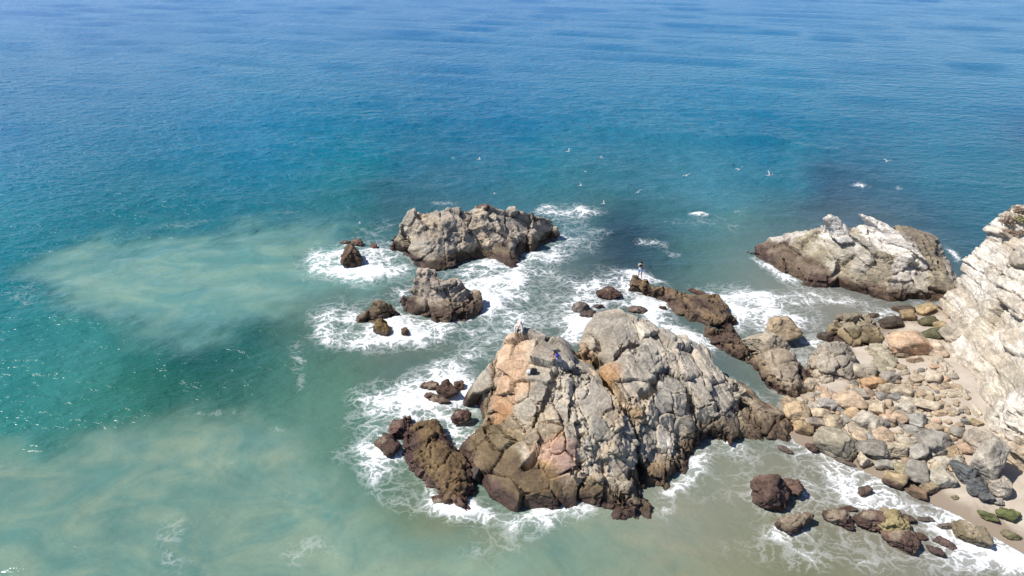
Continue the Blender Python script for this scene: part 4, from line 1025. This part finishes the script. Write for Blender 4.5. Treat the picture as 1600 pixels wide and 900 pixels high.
def axis(a, b, step, far, grow, mid):
    out = list(np.arange(a, b, step))
    lo, hi = [], []
    d, x = step, out[-1]
    while x < far[1]:
        d *= grow if x < mid else 1.15
        x += d
        hi.append(x)
    d, x = step, a
    while x > far[0]:
        d *= (grow if x > -mid else 1.15) if a < 0 else 1.15
        x -= d
        lo.append(x)
    return np.array(lo[::-1] + out + hi)
gx = axis(-46, 46, 0.27, (-9000, 9000), 1.03, 260)
gy = axis(20, 96, 0.27, (-60, 12000), 1.012, 480)
X = np.stack(np.meshgrid(gx, gy, indexing='ij'), 2).reshape(-1, 2)
P3 = np.c_[X, np.zeros(len(X))]
near = (1 - sst(40, 60, np.abs(X[:, 0]))) * (1 - sst(90, 150, X[:, 1])) * sst(5, 22, X[:, 1])
px = pix(P3)
behind = X[:, 1] < 8
px[:, 0] = np.clip(np.where(behind, 800, px[:, 0]), -150, 1750)
px[:, 1] = np.clip(np.where(behind, 930, px[:, 1]), -30, 930)
# water blue with sky sheen painted in offshore, milky green where surf stirs sand
SCo = np.array(sea_col, float)
W = []
wob = np.stack([fbm(P3, 7, 4, 3), fbm(P3, 7, 4, 8)], 1) * (near[:, None]) * 22
base = np.empty((len(X), 3))
for k in range(3):
    v = rbf(SCo[:, :2] / 100, SCo[:, 2 + k], (px + wob) / 100, 0.08)
    base[:, k] = v
base = np.clip(base, .003, .5)
# two plumes of stirred-up sand drifting off the surf
silt_m = np.zeros(len(X))
wq = np.stack([fbm(P3, 9, 5, 13, .6), fbm(P3, 9, 5, 18, .6)], 1) * np.array([75, 42])
for poly_, soft_, colr_, k_ in (([(40,420),(130,380),(250,350),(420,352),(540,375),(620,430),(570,465),(480,465),(430,485),(345,515),(240,520),(150,500),(80,468)], 36, (.135,.26,.232), .95),
        ([(-200,730),(60,705),(170,655),(290,645),(390,665),(470,700),(560,760),(640,830),(800,870),(800,1100),(-200,1100)], 40, (.142,.232,.19), .94)):
    m = (near > 0) & (px[:, 0] < 860) & (px[:, 1] > 290)
    sdp = poly_sd(np.array(poly_, float), px[m] + wq[m])
    t = k_ * sst(-soft_, soft_ * 1.3, sdp + 26 * fbm(P3[m], 2.6, 4, 71)) * near[m]
    base[m] = base[m] * (1 - t[:, None]) + np.array(colr_) * t[:, None]
    silt_m[m] = np.maximum(silt_m[m], t)
# foam strength, the painted sparkle patch included
fm = np.zeros(len(X))
wv = np.stack([fbm(P3, 3.5, 4, 41), fbm(P3, 3.5, 4, 47)], 1)
for fx, fy, rx, ry, t, k in foam_glint_list:
    if fx > 1150 and fy > 690 and k < .9:
        k *= .9
    if fx < 680 and fy < 560:
        k *= .82
    m = (np.abs(px[:, 0] - fx) < rx * 2 + ry * 2) & (np.abs(px[:, 1] - fy) < ry * 2 + rx * 2)
    sc = min(1.0, ry / 16)
    q = px[m] - (fx, fy) + wv[m] * np.array([26, 15]) * sc
    a = math.radians(t)
    u = (q[:, 0] * math.cos(a) + q[:, 1] * math.sin(a)) / rx
    v = (-q[:, 0] * math.sin(a) + q[:, 1] * math.cos(a)) / ry
    fm[m] = 1 - (1 - fm[m]) * (1 - .92 * k * np.exp(-(u * u + v * v) ** 1.5 * .9))
# distance to the rocks and to the beach
rd = np.full(len(X), 50.0)
sel = (near > .5)
for po in FOOT:
    lo, hi = po.min(0) - 3, po.max(0) + 3
    m = sel & (X[:, 0] > lo[0]) & (X[:, 0] < hi[0]) & (X[:, 1] > lo[1]) & (X[:, 1] < hi[1])
    rd[m] = np.minimum(rd[m], -poly_sd(po, X[m]))
gs = np.full(len(X), -5.0)
m = sel & (X[:, 0] > 5)
gs[m] = ground(X[m])
rimf = .20 * np.exp(-np.maximum(rd, 0) / .55) + .14 * np.exp(-np.maximum(rd, 0) / 1.6)
fm = 1 - (1 - fm) * (1 - rimf * (0.6 + .5 * sst(.1, .5, fm)))
fm = np.clip(fm * (.58 + .62 * sst(-.35, .4, fbm(P3, 3.2, 3, 66))), 0, 1)
shore = np.exp(-((gs + .03) / .03) ** 2) * .34 + .16 * np.exp(-((gs + .16) / .05) ** 2)
fm = 1 - (1 - fm) * (1 - np.clip(shore, 0, .9) * np.where(X[:, 0] > 8, 1, 0))
# waves
dep = sst(.05, 2.2, -gs)
R = np.array([[math.cos(.28), -math.sin(.28)], [math.sin(.28), math.cos(.28)]])
Y = X @ R.T
wz = .24 * vnoise(np.c_[Y[:, 0] / 2.6, Y[:, 1], P3[:, 2]], 7.5, 1) + .13 * vnoise(np.c_[Y[:, 0] / 2.3, Y[:, 1], P3[:, 2]], 3.1, 2) + .075 * vnoise(np.c_[X[:, 0] / 1.8, X[:, 1], P3[:, 2]], 1.5, 3) + .03 * vnoise(np.c_[X[:, 0] / 1.3, X[:, 1], P3[:, 2]], .8, 4)
fx_, fy_ = 1 - sst(180, 270, np.abs(X[:, 0])), (1 - sst(330, 470, X[:, 1])) * sst(5, 22, X[:, 1])
far_w = (.05 * vnoise(np.c_[Y[:, 0] / 2.6, Y[:, 1], P3[:, 2]], 11, 6) + .08 * vnoise(np.c_[Y[:, 0] / 2.4, Y[:, 1], P3[:, 2]], 5.5, 7)) * fx_ * fy_ * (1 - near)
wz = far_w + wz * near * (.12 + .88 * dep) * (1 - .45 * sst(0, 1, 1 - np.clip(rd / 5, 0, 1)))
wz = wz + near * (.24 * sst(.35, 1, fm) + .11 * sst(.3, .9, fm) * vnoise(P3, .9, 15)) * (.15 + .85 * dep)
wz = wz - .02
idx = np.arange(len(X)).reshape(len(gx), len(gy))
Q = np.stack([idx[:-1, :-1], idx[1:, :-1], idx[1:, 1:], idx[:-1, 1:]], 2).reshape(-1, 4)

def sea_material():
    m, N, L, B = mat_new('sea_water')
    pos = nd(N, 'ShaderNodeNewGeometry').outputs['Position']
    at = nd(N, 'ShaderNodeAttribute', attribute_name='Col')
    fo = nd(N, 'ShaderNodeAttribute', attribute_name='foam').outputs['Fac']
    tb = nd(N, 'ShaderNodeAttribute', attribute_name='silt').outputs['Fac']
    # clouds of stirred-up sand
    wp = vmap(N, L, pos, rot=(0, 0, .3), scale=(.75, 1.2, 1))
    c1 = noise(N, L, wp, .22, 7, .6, 1.2)
    c2 = noise(N, L, wp, .11, 4, .5, .6)
    cl = mapr(N, L, mth(N, L, 'ADD', mth(N, L, 'MULTIPLY', c1, .65), mth(N, L, 'MULTIPLY', c2, .35)), .36, .64)
    silt = mixc(N, L, 1.0, at.outputs['Color'], (1.42, 1.17, 1.05, 1), 'MULTIPLY')
    clear = mixc(N, L, 1.0, at.outputs['Color'], (.64, .84, .90, 1), 'MULTIPLY')
    both = mixc(N, L, cl, clear, silt)
    c = mixc(N, L, tb, at.outputs['Color'], both)
    # foam: torn sheets where it is thick, a net of strands where it thins out
    w1 = nd(N, 'ShaderNodeTexNoise', noise_dimensions='3D')
    w1.inputs['Scale'].default_value = .55
    w1.inputs['Detail'].default_value = 5
    w1.inputs['Roughness'].default_value = .6
    L.new(pos, w1.inputs['Vector'])
    sub = nd(N, 'ShaderNodeVectorMath', operation='SUBTRACT')
    L.new(w1.outputs['Color'], sub.inputs[0])
    sub.inputs[1].default_value = (.5, .5, .5)
    scl = nd(N, 'ShaderNodeVectorMath', operation='SCALE')
    L.new(sub.outputs[0], scl.inputs[0])
    scl.inputs['Scale'].default_value = 3.4
    add = nd(N, 'ShaderNodeVectorMath', operation='ADD')
    L.new(pos, add.inputs[0])
    L.new(scl.outputs[0], add.inputs[1])
    wpos = add.outputs[0]
    def web(scale, w, loc=(0, 0, 0)):
        v = nd(N, 'ShaderNodeTexVoronoi', feature='DISTANCE_TO_EDGE', voronoi_dimensions='2D')
        v.inputs['Scale'].default_value = scale
        L.new(vmap(N, L, wpos, loc=loc, scale=(.8, 1.15, 1)), v.inputs['Vector'])
        return mapr(N, L, v.outputs['Distance'], 0, w, 1, 0)
    wb = mth(N, L, 'MAXIMUM', web(.62, .16), mth(N, L, 'MULTIPLY', web(1.5, .22, (3, 7, 0)), .8))
    n1 = noise(N, L, wpos, 1.1, 7, .68)
    n2 = noise(N, L, wpos, .35, 4, .55)
    n0 = noise(N, L, vmap(N, L, wpos, scale=(.5, 1.3, 1)), .8, 6, .6)
    patt = mth(N, L, 'ADD', mth(N, L, 'MULTIPLY', wb, .36), mth(N, L, 'ADD', mth(N, L, 'MULTIPLY', n1, .55), mth(N, L, 'MULTIPLY', n0, .55)))
    lvl = mth(N, L, 'ADD', patt, mth(N, L, 'MULTIPLY', fo, .95))
    gate = mapr(N, L, fo, .04, .2)
    solid = mth(N, L, 'MULTIPLY', mapr(N, L, lvl, 1.16, 1.5), gate)
    haze = mth(N, L, 'MULTIPLY', mapr(N, L, lvl, .85, 1.4, 0, .34), gate)
    f = mth(N, L, 'MAXIMUM', solid, haze)
    grain = mapr(N, L, noise(N, L, pos, 5, 5, .7), .25, .75, .72, 1.0)
    white = nd(N, 'ShaderNodeCombineColor')
    for i, k in enumerate((.80, .82, .82)):
        L.new(mth(N, L, 'MULTIPLY', grain, k), white.inputs[i])
    c = mixc(N, L, f, c, white.outputs[0])
    L.new(c, B.inputs['Base Color'])
    far = nd(N, 'ShaderNodeAttribute', attribute_name='open').outputs['Fac']
    L.new(mth(N, L, 'ADD', mth(N, L, 'ADD', .19, mth(N, L, 'MULTIPLY', far, -.08)), mth(N, L, 'MULTIPLY', f, .7), clamp=True), B.inputs['Roughness'])
    B.inputs['Specular IOR Level'].default_value = .16
    B.inputs['IOR'].default_value = 1.333
    # ripples
    r1 = noise(N, L, vmap(N, L, pos, rot=(0, 0, .28), scale=(.6, 1.1, 1)), .62, 3, .52, .3)
    r2 = noise(N, L, vmap(N, L, pos, rot=(0, 0, -.22), scale=(.7, 1.3, 1)), 1.5, 3, .55, .4)
    r3 = noise(N, L, vmap(N, L, pos, rot=(0, 0, .2), scale=(.5, 1.0, 1)), .16, 4, .55, .3)
    h = mth(N, L, 'ADD', mth(N, L, 'MULTIPLY', r1, mth(N, L, 'ADD', .44, mth(N, L, 'MULTIPLY', far, .86))), mth(N, L, 'MULTIPLY', r2, mth(N, L, 'ADD', .2, mth(N, L, 'MULTIPLY', far, .5))))
    h = mth(N, L, 'ADD', h, mth(N, L, 'MULTIPLY', r3, .22))
    calm = nd(N, 'ShaderNodeAttribute', attribute_name='calm').outputs['Fac']
    h = mth(N, L, 'MULTIPLY', h, mth(N, L, 'SUBTRACT', 1.0, mth(N, L, 'MULTIPLY', calm, .8)))
    bp = nd(N, 'ShaderNodeBump')
    bp.inputs['Strength'].default_value = 1.0
    bp.inputs['Distance'].default_value = 1.0
    L.new(h, bp.inputs['Height'])
    L.new(bp.outputs[0], B.inputs['Normal'])
    return m
lum = base.mean(1)
siltk = np.clip(np.maximum(silt_m, .5 * sst(.05, .12, base[:, 0])), 0, .95) * near * (1 - .75 * sst(6, 14, X[:, 0]))
calm = np.clip(np.maximum(1 - dep, .85 * sst(.02, .10, base[:, 0])), 0, 1) * near
bcol = base
o = link('sea', mesh_of('sea', np.c_[X, wz], Q, np.c_[bcol, np.ones(len(X))], sea_material(), attrs={'foam': fm, 'silt': siltk, 'calm': calm, 'open': sst(50, 170, X[:, 1])}))
o['kind'] = 'structure'
# ------------------------------------------------------------------ people, birds, scrub
M_SKIN, M_HAIR = plain('skin', (.50, .30, .20), .55), plain('black_hair', (.018, .015, .013), .6)
M_WCLOTH, M_BCLOTH, M_LBLUE = plain('white_cotton', (.80, .79, .76), .9), plain('royal_blue_cotton', (.02, .05, .38), .85), plain('light_blue_denim', (.22, .36, .62), .9)
M_DARKC, M_GREYC, M_LIGHTS = plain('dark_cloth', (.03, .03, .035), .9), plain('grey_cotton', (.48, .46, .47), .9), plain('pale_grey_cotton', (.52, .54, .60), .9)
M_BLACKNYL, M_ROD = plain('black_nylon', (.015, .015, .017), .6), plain('dark_fishing_rod', (.02, .02, .02), .4)

def surface_at(V, px, py, r=2.5):
    """the point of a built rock that shows at a photo pixel"""
    q = pix(V)
    while not ((np.abs(q[:, 0] - px) < r) & (np.abs(q[:, 1] - py) < r)).any():
        r *= 1.5
    m = np.where((np.abs(q[:, 0] - px) < r) & (np.abs(q[:, 1] - py) < r))[0]
    d = np.linalg.norm(V[m] - (0, 0, CAMZ), axis=1)
    return V[m[d < d.min() + .5]].mean(0)

def skinned(name, joints, bones, mat, parent, sub=1):
    """one continuous surface grown round a skeleton: joints {name: (x, y, z, radius)}"""
    keys = list(joints)
    me = bpy.data.meshes.new(name)
    me.from_pydata([joints[k][:3] for k in keys], [(keys.index(a), keys.index(b)) for a, b in bones], [])
    o = link(name, me, parent)
    md = o.modifiers.new('skin', 'SKIN')
    md.use_smooth_shade = True
    for i, k in enumerate(keys):
        r = joints[k][3]
        me.skin_vertices[0].data[i].radius = (r, r) if not isinstance(r, tuple) else r
        me.skin_vertices[0].data[i].use_root = (i == 0)
    s = o.modifiers.new('sub', 'SUBSURF')
    s.levels = s.render_levels = sub
    ev = o.evaluated_get(bpy.context.evaluated_depsgraph_get())
    m2 = bpy.data.meshes.new_from_object(ev)
    o.modifiers.clear()
    o.data = m2
    m2.materials.clear()
    m2.materials.append(mat)
    for p in m2.polygons:
        p.use_smooth = True
    return o
def chain(*k):
    return list(zip(k[:-1], k[1:]))

def person(label, loc, rz, J, shirt_mat, leg_mat, legs_long, sleeves_long, hat_mat=None, extra=None):
    root = empty('person', loc, label, 'person', None, rz)
    body = dict(J)
    bones = chain('pelvis', 'waist', 'chest', 'neck', 'jaw', 'crown') + [('jaw', 'nose')]
    for s in 'lr':
        bones += chain('pelvis', 'hip' + s, 'knee' + s, 'ankle' + s, 'toe' + s) + chain('chest', 'sho' + s, 'elb' + s, 'wri' + s, 'palm' + s)
        w, p = np.array(J['wri' + s][:3]), np.array(J['palm' + s][:3])
        d = (p - w) / np.linalg.norm(p - w)
        side = np.cross(d, (0, 1, .3))
        side /= np.linalg.norm(side)
        curl = np.cross(side, d)
        for k, (off, ln) in enumerate(((-.032, .062), (-.011, .078), (.011, .082), (.032, .072))):
            a, b_ = 'f%s%da' % (s, k), 'f%s%db' % (s, k)
            body[a] = (*(p + side * off + d * ln * .6), .011)
            body[b_] = (*(p + side * off + d * ln + curl * .02), .009)
            bones += chain('palm' + s, a, b_)
        body['t' + s] = (*(w + (p - w) * .5 + side * -.05 + d * .03), .012)
        bones += [('wri' + s, 't' + s)]
    skinned('body', body, bones, M_SKIN, root)
    grow = lambda k, f, c=0: (*J[k][:3], J[k][3] * f + c)
    # shirt: torso and sleeves
    T = {'waist': grow('waist', 1.12, .012), 'pelvis': grow('pelvis', 1.02, .012), 'chest': grow('chest', 1.1, .015), 'collar': (*(np.array(J['chest'][:3]) * .35 + np.array(J['neck'][:3]) * .65), J['neck'][3] * 1.35)}
    TB = [('chest', 'waist'), ('waist', 'pelvis'), ('chest', 'collar')]
    for s in 'lr':
        T['sho' + s] = grow('sho' + s, 1.25, .01)
        e = 'elb' + s
        if sleeves_long:
            T[e], T['wri' + s] = grow(e, 1.35, .012), grow('wri' + s, 1.3, .012)
            TB += chain('chest', 'sho' + s, e, 'wri' + s)
        else:
            T['cuff' + s] = (*(np.array(J['sho' + s][:3]) * .35 + np.array(J[e][:3]) * .65), J[e][3] * 1.7)
            TB += chain('chest', 'sho' + s, 'cuff' + s)
    skinned('shirt', T, TB, shirt_mat, root)
    P = {'pelvis': grow('pelvis', 1.10, .012)}
    PB = []
    for s in 'lr':
        P['hip' + s] = grow('hip' + s, 1.15, .012)
        if legs_long:
            P['knee' + s], P['ank' + s] = grow('knee' + s, 1.25, .012), grow('ankle' + s, 1.5, .01)
            PB += chain('pelvis', 'hip' + s, 'knee' + s, 'ank' + s)
        else:
            P['hem' + s] = (*(np.array(J['hip' + s][:3]) * .25 + np.array(J['knee' + s][:3]) * .75), J['knee' + s][3] * 1.5)
            PB += chain('pelvis', 'hip' + s, 'hem' + s)
    skinned('trousers' if legs_long else 'shorts', P, PB, leg_mat, root)
    # hair or hood: a cap over the back and top of the head
    c, t = np.array(J['crown'][:3]), np.array(J['jaw'][:3])
    nz = np.array(J['nose'][:3]) - t
    nz /= np.linalg.norm(nz)
    up = (c - t) / np.linalg.norm(c - t)
    V, F = ICO[3]
    hv = (c * .65 + t * .35) + V * .118 - nz * .022 + up * .02
    keep = ((V @ nz < .35) | (V @ up > .55)) & (V @ up > -.55)
    fm_ = keep[F].all(1)
    hf = F[fm_]
    u, inv = np.unique(hf, return_inverse=True)
    hm = mesh_of('hair', hv[u], inv.reshape(-1, 3), mat=hat_mat or M_HAIR)
    ho = link('hair' if hat_mat is None else 'hat', hm, root)
    sm = ho.modifiers.new('thick', 'SOLIDIFY')
    sm.thickness = .012
    return root

def stand():
    J = {'pelvis': (0, 0, .95, .135), 'waist': (0, .01, 1.10, .125), 'chest': (0, .01, 1.33, .15), 'neck': (0, -.005, 1.50, .055), 'jaw': (0, -.02, 1.57, .075), 'crown': (0, -.015, 1.67, .088), 'nose': (0, -.105, 1.60, .016)}
    for s, g in (('l', 1), ('r', -1)):
        J.update({'hip' + s: (g * .095, 0, .88, .09), 'knee' + s: (g * .12, -.02, .49, .058), 'ankle' + s: (g * .13, .02, .09, .042), 'toe' + s: (g * .16, -.13, .03, .036),
                  'sho' + s: (g * .19, .01, 1.42, .058), 'elb' + s: (g * .25, -.03, 1.14, .042), 'wri' + s: (g * .17, -.2, 1.08, .03), 'palm' + s: (g * .12, -.27, 1.1, .034)})
    return J
pC = surface_at(SV, 1003, 430)
J = stand()
J.update({'kneel': (.13, -.03, .49, .058), 'anklel': (.15, .06, .09, .042), 'toel': (.18, -.1, .03, .036)})
rC = person('person standing on the spur tip in light top and blue shorts', pC, math.radians(170), J, M_GREYC, M_LBLUE, False, False)
bk = bmesh.new()
bmesh.ops.create_cube(bk, size=1)
bmesh.ops.bevel(bk, geom=bk.edges[:], offset=.2, segments=3, affect='EDGES')
for v in bk.verts:
    v.co = Vector((v.co.x * .30, v.co.y * .15 + .20, v.co.z * .26 + 1.36))
bm_ = bpy.data.meshes.new('backpack')
bk.to_mesh(bm_)
bk.free()
bm_.materials.append(M_BLACKNYL)
bo = link('backpack', bm_)
bo.location, bo.rotation_euler = pC, (0, 0, math.radians(170))
tag(bo, 'small black backpack worn by the person on the spur tip', 'backpack')

# bent double over the rock, facing the camera
pA = surface_at(MV, 812, 523)
J = {'pelvis': (0, .26, .86, .14), 'waist': (0, .10, .96, .13), 'chest': (0, -.16, .90, .155), 'neck': (0, -.31, .78, .056), 'jaw': (0, -.36, .69, .075), 'crown': (0, -.40, .60, .088), 'nose': (0, -.28, .63, .016)}
for s, g in (('l', 1), ('r', -1)):
    J.update({'hip' + s: (g * .10, .24, .80, .095), 'knee' + s: (g * .16, .08, .46, .06), 'ankle' + s: (g * .20, .16, .09, .043), 'toe' + s: (g * .23, .0, .03, .036),
              'sho' + s: (g * .20, -.22, .84, .06), 'elb' + s: (g * .27, -.30, .56, .043), 'wri' + s: (g * .20, -.36, .32, .03), 'palm' + s: (g * .17, -.38, .24, .034)})
person('person in white clothes bending forward on top of the pink dome', pA, math.radians(-14), J, M_WCLOTH, M_WCLOTH, True, True)
# the rod beside the bent person lies on the rock
a_, b_ = surface_at(MV, 813, 524), surface_at(MV, 801, 533)
def rod(name, p, q, r0, r1, mat):
    d = Vector(q) - Vector(p)
    bm = bmesh.new()
    bmesh.ops.create_cone(bm, cap_ends=True, segments=8, radius1=r0, radius2=r1, depth=d.length)
    me = bpy.data.meshes.new(name)
    bm.to_mesh(me)
    bm.free()
    me.materials.append(mat)
    o = link(name, me)
    o.location = (Vector(p) + Vector(q)) / 2
    o.rotation_euler = d.to_track_quat('Z', 'Y').to_euler()
    return o
up_ = np.array([0, 0, .09])
t_ = empty('fishing_rod', a_ + up_, 'dark fishing rod lying at the feet of the person in white', 'fishing rod')
for nm, f0, f1, r0, r1 in (('handle', 0, .3, .022, .022), ('blank', .3, 1.0, .014, .008)):
    o = rod(nm, (b_ - a_) * f0, (b_ - a_) * f1, r0, r1, M_ROD)
    o.parent = t_

# crouching in blue, facing left
pB = surface_at(MV, 870, 566)
J = {'pelvis': (0, .18, .26, .14), 'waist': (0, .14, .42, .13), 'chest': (0, -.02, .62, .155), 'neck': (0, -.13, .75, .055), 'jaw': (0, -.19, .80, .075), 'crown': (0, -.21, .90, .09), 'nose': (0, -.275, .80, .016)}
for s, g in (('l', 1), ('r', -1)):
    J.update({'hip' + s: (g * .11, .14, .24, .095), 'knee' + s: (g * .17, -.24, .48, .06), 'ankle' + s: (g * .15, -.12, .09, .043), 'toe' + s: (g * .17, -.28, .03, .036),
              'sho' + s: (g * .19, -.05, .70, .06), 'elb' + s: (g * .25, -.22, .52, .043), 'wri' + s: (g * .12, -.42, .44, .03), 'palm' + s: (g * .07, -.49, .40, .034)})
person('person in a royal blue shirt crouching on the outcrop', pB, math.radians(-75), J, M_BCLOTH, M_LIGHTS, False, False)

# the bag below them
pD = surface_at(MV, 831, 584)
bag = empty('bag', pD + np.array([0, 0, .02]), 'small black and white bag lying on the outcrop below the two people', 'bag')
for nm, x, sx_, sz_, mt in (('pocket', -.2, .26, .22, M_WCLOTH), ('body', .12, .42, .34, M_BLACKNYL)):
    bm = bmesh.new()
    bmesh.ops.create_cube(bm, size=1)
    bmesh.ops.bevel(bm, geom=bm.edges[:], offset=.18, segments=3, affect='EDGES')
    for v in bm.verts:
        v.co = Vector((v.co.x * sx_ + x, v.co.y * .34 + v.co.x * .1, v.co.z * sz_ * (1 - .25 * v.co.x) + sz_ / 2))
    me = bpy.data.meshes.new(nm)
    bm.to_mesh(me)
    bm.free()
    me.materials.append(mt)
    link(nm, me, bag)
bm = bmesh.new()
pts = [Vector((.0 + .12 * math.cos(t), .0, .33 + .10 * math.sin(t))) for t in np.linspace(0, math.pi, 9)]
for p, q in zip(pts[:-1], pts[1:]):
    M = Matrix.Translation((p + q) / 2) @ (q - p).to_track_quat('Z', 'Y').to_matrix().to_4x4()
    bmesh.ops.create_cone(bm, cap_ends=True, segments=6, radius1=.015, radius2=.015, depth=(q - p).length * 1.2, matrix=M)
me = bpy.data.meshes.new('strap')
bm.to_mesh(me)
bm.free()
me.materials.append(M_BLACKNYL)
link('strap', me, bag)

# gulls on the wing
M_GULL, M_GTIP = plain('white_feathers', (.55, .55, .54), .8), plain('dark_wing_tips', (.05, .05, .055), .8)
M_BEAK = plain('yellow_bill', (.6, .4, .05), .5)
def gull_body():
    prof = [(-.30, .0), (-.26, .025), (-.16, .055), (-.02, .078), (.10, .07), (.17, .05), (.21, .052), (.25, .042), (.275, .018), (.28, 0)]
    V, F = [], []
    n = 10
    for x, r in prof:
        for k in range(n):
            a = 2 * math.pi * k / n
            V.append((x, r * math.cos(a), r * math.sin(a) + (.02 if x > .15 else 0)))
    for i in range(len(prof) - 1):
        for k in range(n):
            F.append([i * n + k, i * n + (k + 1) % n, (i + 1) * n + (k + 1) % n, (i + 1) * n + k])
    return mesh_of('body', np.array(V), np.array(F), mat=M_GULL)
def wing_mesh(side, raise_, sweep, tip):
    st = [(0.05, .10, .0, .03), (.25, .09, .35, .028), (.48, .065, .62, .02), (.68, .035, .70, .012), (.74, .008, .72, .006)]
    V, F = [], []
    for y, ch, u, th in st:
        z = raise_ * (u * .55 if y < .5 else .36 - (y - .48) * tip)
        x0 = .06 + .06 * math.sin(u * 3) - sweep * y * y
        for dx, dz in ((ch, 0), (0, th), (-ch, 0), (0, -th * .5)):
            V.append((x0 + dx, side * y, z + dz + .03))
    for i in range(len(st) - 1):
        for k in range(4):
            F.append([i * 4 + k, i * 4 + (k + 1) % 4, (i + 1) * 4 + (k + 1) % 4, (i + 1) * 4 + k])
    F.append([16, 17, 18, 19])
    me = mesh_of('wing', np.array(V), np.array(F), mat=M_GULL)
    me.materials.append(M_GTIP)
    for p in me.polygons:
        if all(abs(me.vertices[i].co.y) > .6 for i in p.vertices):
            p.material_index = 1
    return me
GB = gull_body()
tv = np.array([(-.24, .02, .01), (-.24, -.02, .01), (-.40, -.075, .0), (-.40, .075, .0), (-.24, .02, -.01), (-.24, -.02, -.01), (-.40, -.075, -.008), (-.40, .075, -.008)])
TF = np.array([[0, 1, 2, 3], [7, 6, 5, 4], [0, 3, 7, 4], [2, 1, 5, 6], [3, 2, 6, 7], [1, 0, 4, 5]])
GT = mesh_of('tail', tv, TF, mat=M_GULL)
bv = np.array([(.27, .012, .03), (.27, -.012, .03), (.34, 0, .015), (.27, 0, .005)])
GK = mesh_of('bill', bv, np.array([[0, 1, 2], [1, 3, 2], [3, 0, 2], [0, 3, 1]]), mat=M_BEAK)
for i, (gx_, gy_, alt_, yaw, roll, lift, lab) in enumerate([
    (562,349,3,20,-10,.5,'gull flying low left of the flat rock island'),(772,302,7,110,35,.6,'banking gull just above the flat rock island'),(749,249,7,10,0,.5,'gull over open water above the flat island, upper left of the flock'),
    (888,237,8,-10,5,.9,'farthest gull of the flock, upper middle'),(914,268,7,120,30,.3,'gull banking with wings slanted down right'),(940,247,8,160,15,.8,'gull right of the farthest one with raised wings'),
    (907,290,5,5,0,.5,'faint small gull below the banking slanted gull'),(998,300,6,70,-40,.3,'gull turning on edge with dark wing tips'),(943,318,4,0,8,.8,'lowest gull right of the flat rock island'),
    (1073,274,8,70,-25,.2,'largest gliding gull with straight slanted wings'),(1155,265,9,45,-30,.7,'gull between the gliding gull and the two-winged upright one'),(1202,274,9,15,5,1.1,'gull with wings raised in a wide V, rightmost of the close flock'),
    (1386,252,9,30,-8,.6,'lone gull far right over the dark reef')]):
    p = un(gx_, gy_, alt_ * 1.7)
    r = empty('gull', p, lab, 'gull', 'gulls flying over the sea', math.radians(yaw))
    r.rotation_euler = (math.radians(roll), 0, math.radians(yaw))
    r.scale = (.52, .52, .52)
    link('body', GB, r)
    for s in (1, -1):
        link('wing', wing_mesh(s, lift, .12, .35), r)
    link('tail', GT, r)
    link('bill', GK, r)

# dry scrub on the cliff top
M_DRY, M_TWIG, M_GREENISH = plain('dry_pinkish_leaves', (.30, .22, .165), .9), plain('grey_twigs', (.16, .12, .09), .9), plain('yellow_green_leaves', (.30, .28, .14), .9)
def scrub(label, px, py, w, mat, seed, n=1500):
    r = np.random.RandomState(seed)
    p = surface_at(CV, px, py, 5)
    s = w * mpp(px, py, p[2]) / 2
    root = empty('dry_shrub', p - (0, 0, .1), label, 'shrub', 'dry scrub on the cliff top')
    tips = []
    bm = bmesh.new()
    for k in range(26):
        a, e = r.uniform(0, 6.28), r.uniform(.15, 1.3)
        L_ = s * r.uniform(.6, 1.05)
        d = Vector((math.cos(a) * math.cos(e), math.sin(a) * math.cos(e), math.sin(e) * .6)) * L_
        M = Matrix.Translation(d / 2) @ d.to_track_quat('Z', 'Y').to_matrix().to_4x4()
        bmesh.ops.create_cone(bm, cap_ends=False, segments=4, radius1=.022, radius2=.008, depth=d.length, matrix=M)
        tips.append(np.array(d))
    me = bpy.data.meshes.new('stem')
    bm.to_mesh(me)
    bm.free()
    me.materials.append(M_TWIG)
    so = link('stem', me, root)
    so['kind'] = 'stuff'
    c = np.array(tips)[r.randint(0, len(tips), n)] * r.uniform(.45, 1.08, (n, 1)) + r.normal(0, .11 * s, (n, 3))
    c[:, 2] = np.abs(c[:, 2])
    u = r.normal(size=(n, 3))
    u /= np.linalg.norm(u, axis=1, keepdims=True)
    v = np.cross(u, r.normal(size=(n, 3)))
    v /= np.linalg.norm(v, axis=1, keepdims=True)
    L_ = r.uniform(.05, .11, (n, 1))
    V = np.concatenate([c - u * L_, c + v * L_ * .4, c + u * L_, c - v * L_ * .4])
    i = np.arange(n)
    F = np.stack([i, i + n, i + 2 * n, i + 3 * n], 1)
    lo = link('foliage', mesh_of('foliage', V, F, mat=mat, smooth=False), root)
    lo['kind'] = 'stuff'
scrub('largest pinkish brown dry shrub on the edge of the cliff top', 1578, 346, 36, M_DRY, 1)
scrub('dry brown shrub on the cliff slope below the largest one', 1581, 365, 26, M_DRY, 2)
scrub('yellow green dry shrub on the cliff top at the right edge', 1597, 342, 24, M_GREENISH, 3)
scrub('small dry brown shrub lowest on the cliff top at the right edge', 1598, 364, 18, M_DRY, 4)
scrub('dry shrub on the highest point of the cliff at the frame edge', 1596, 330, 22, M_DRY, 5)
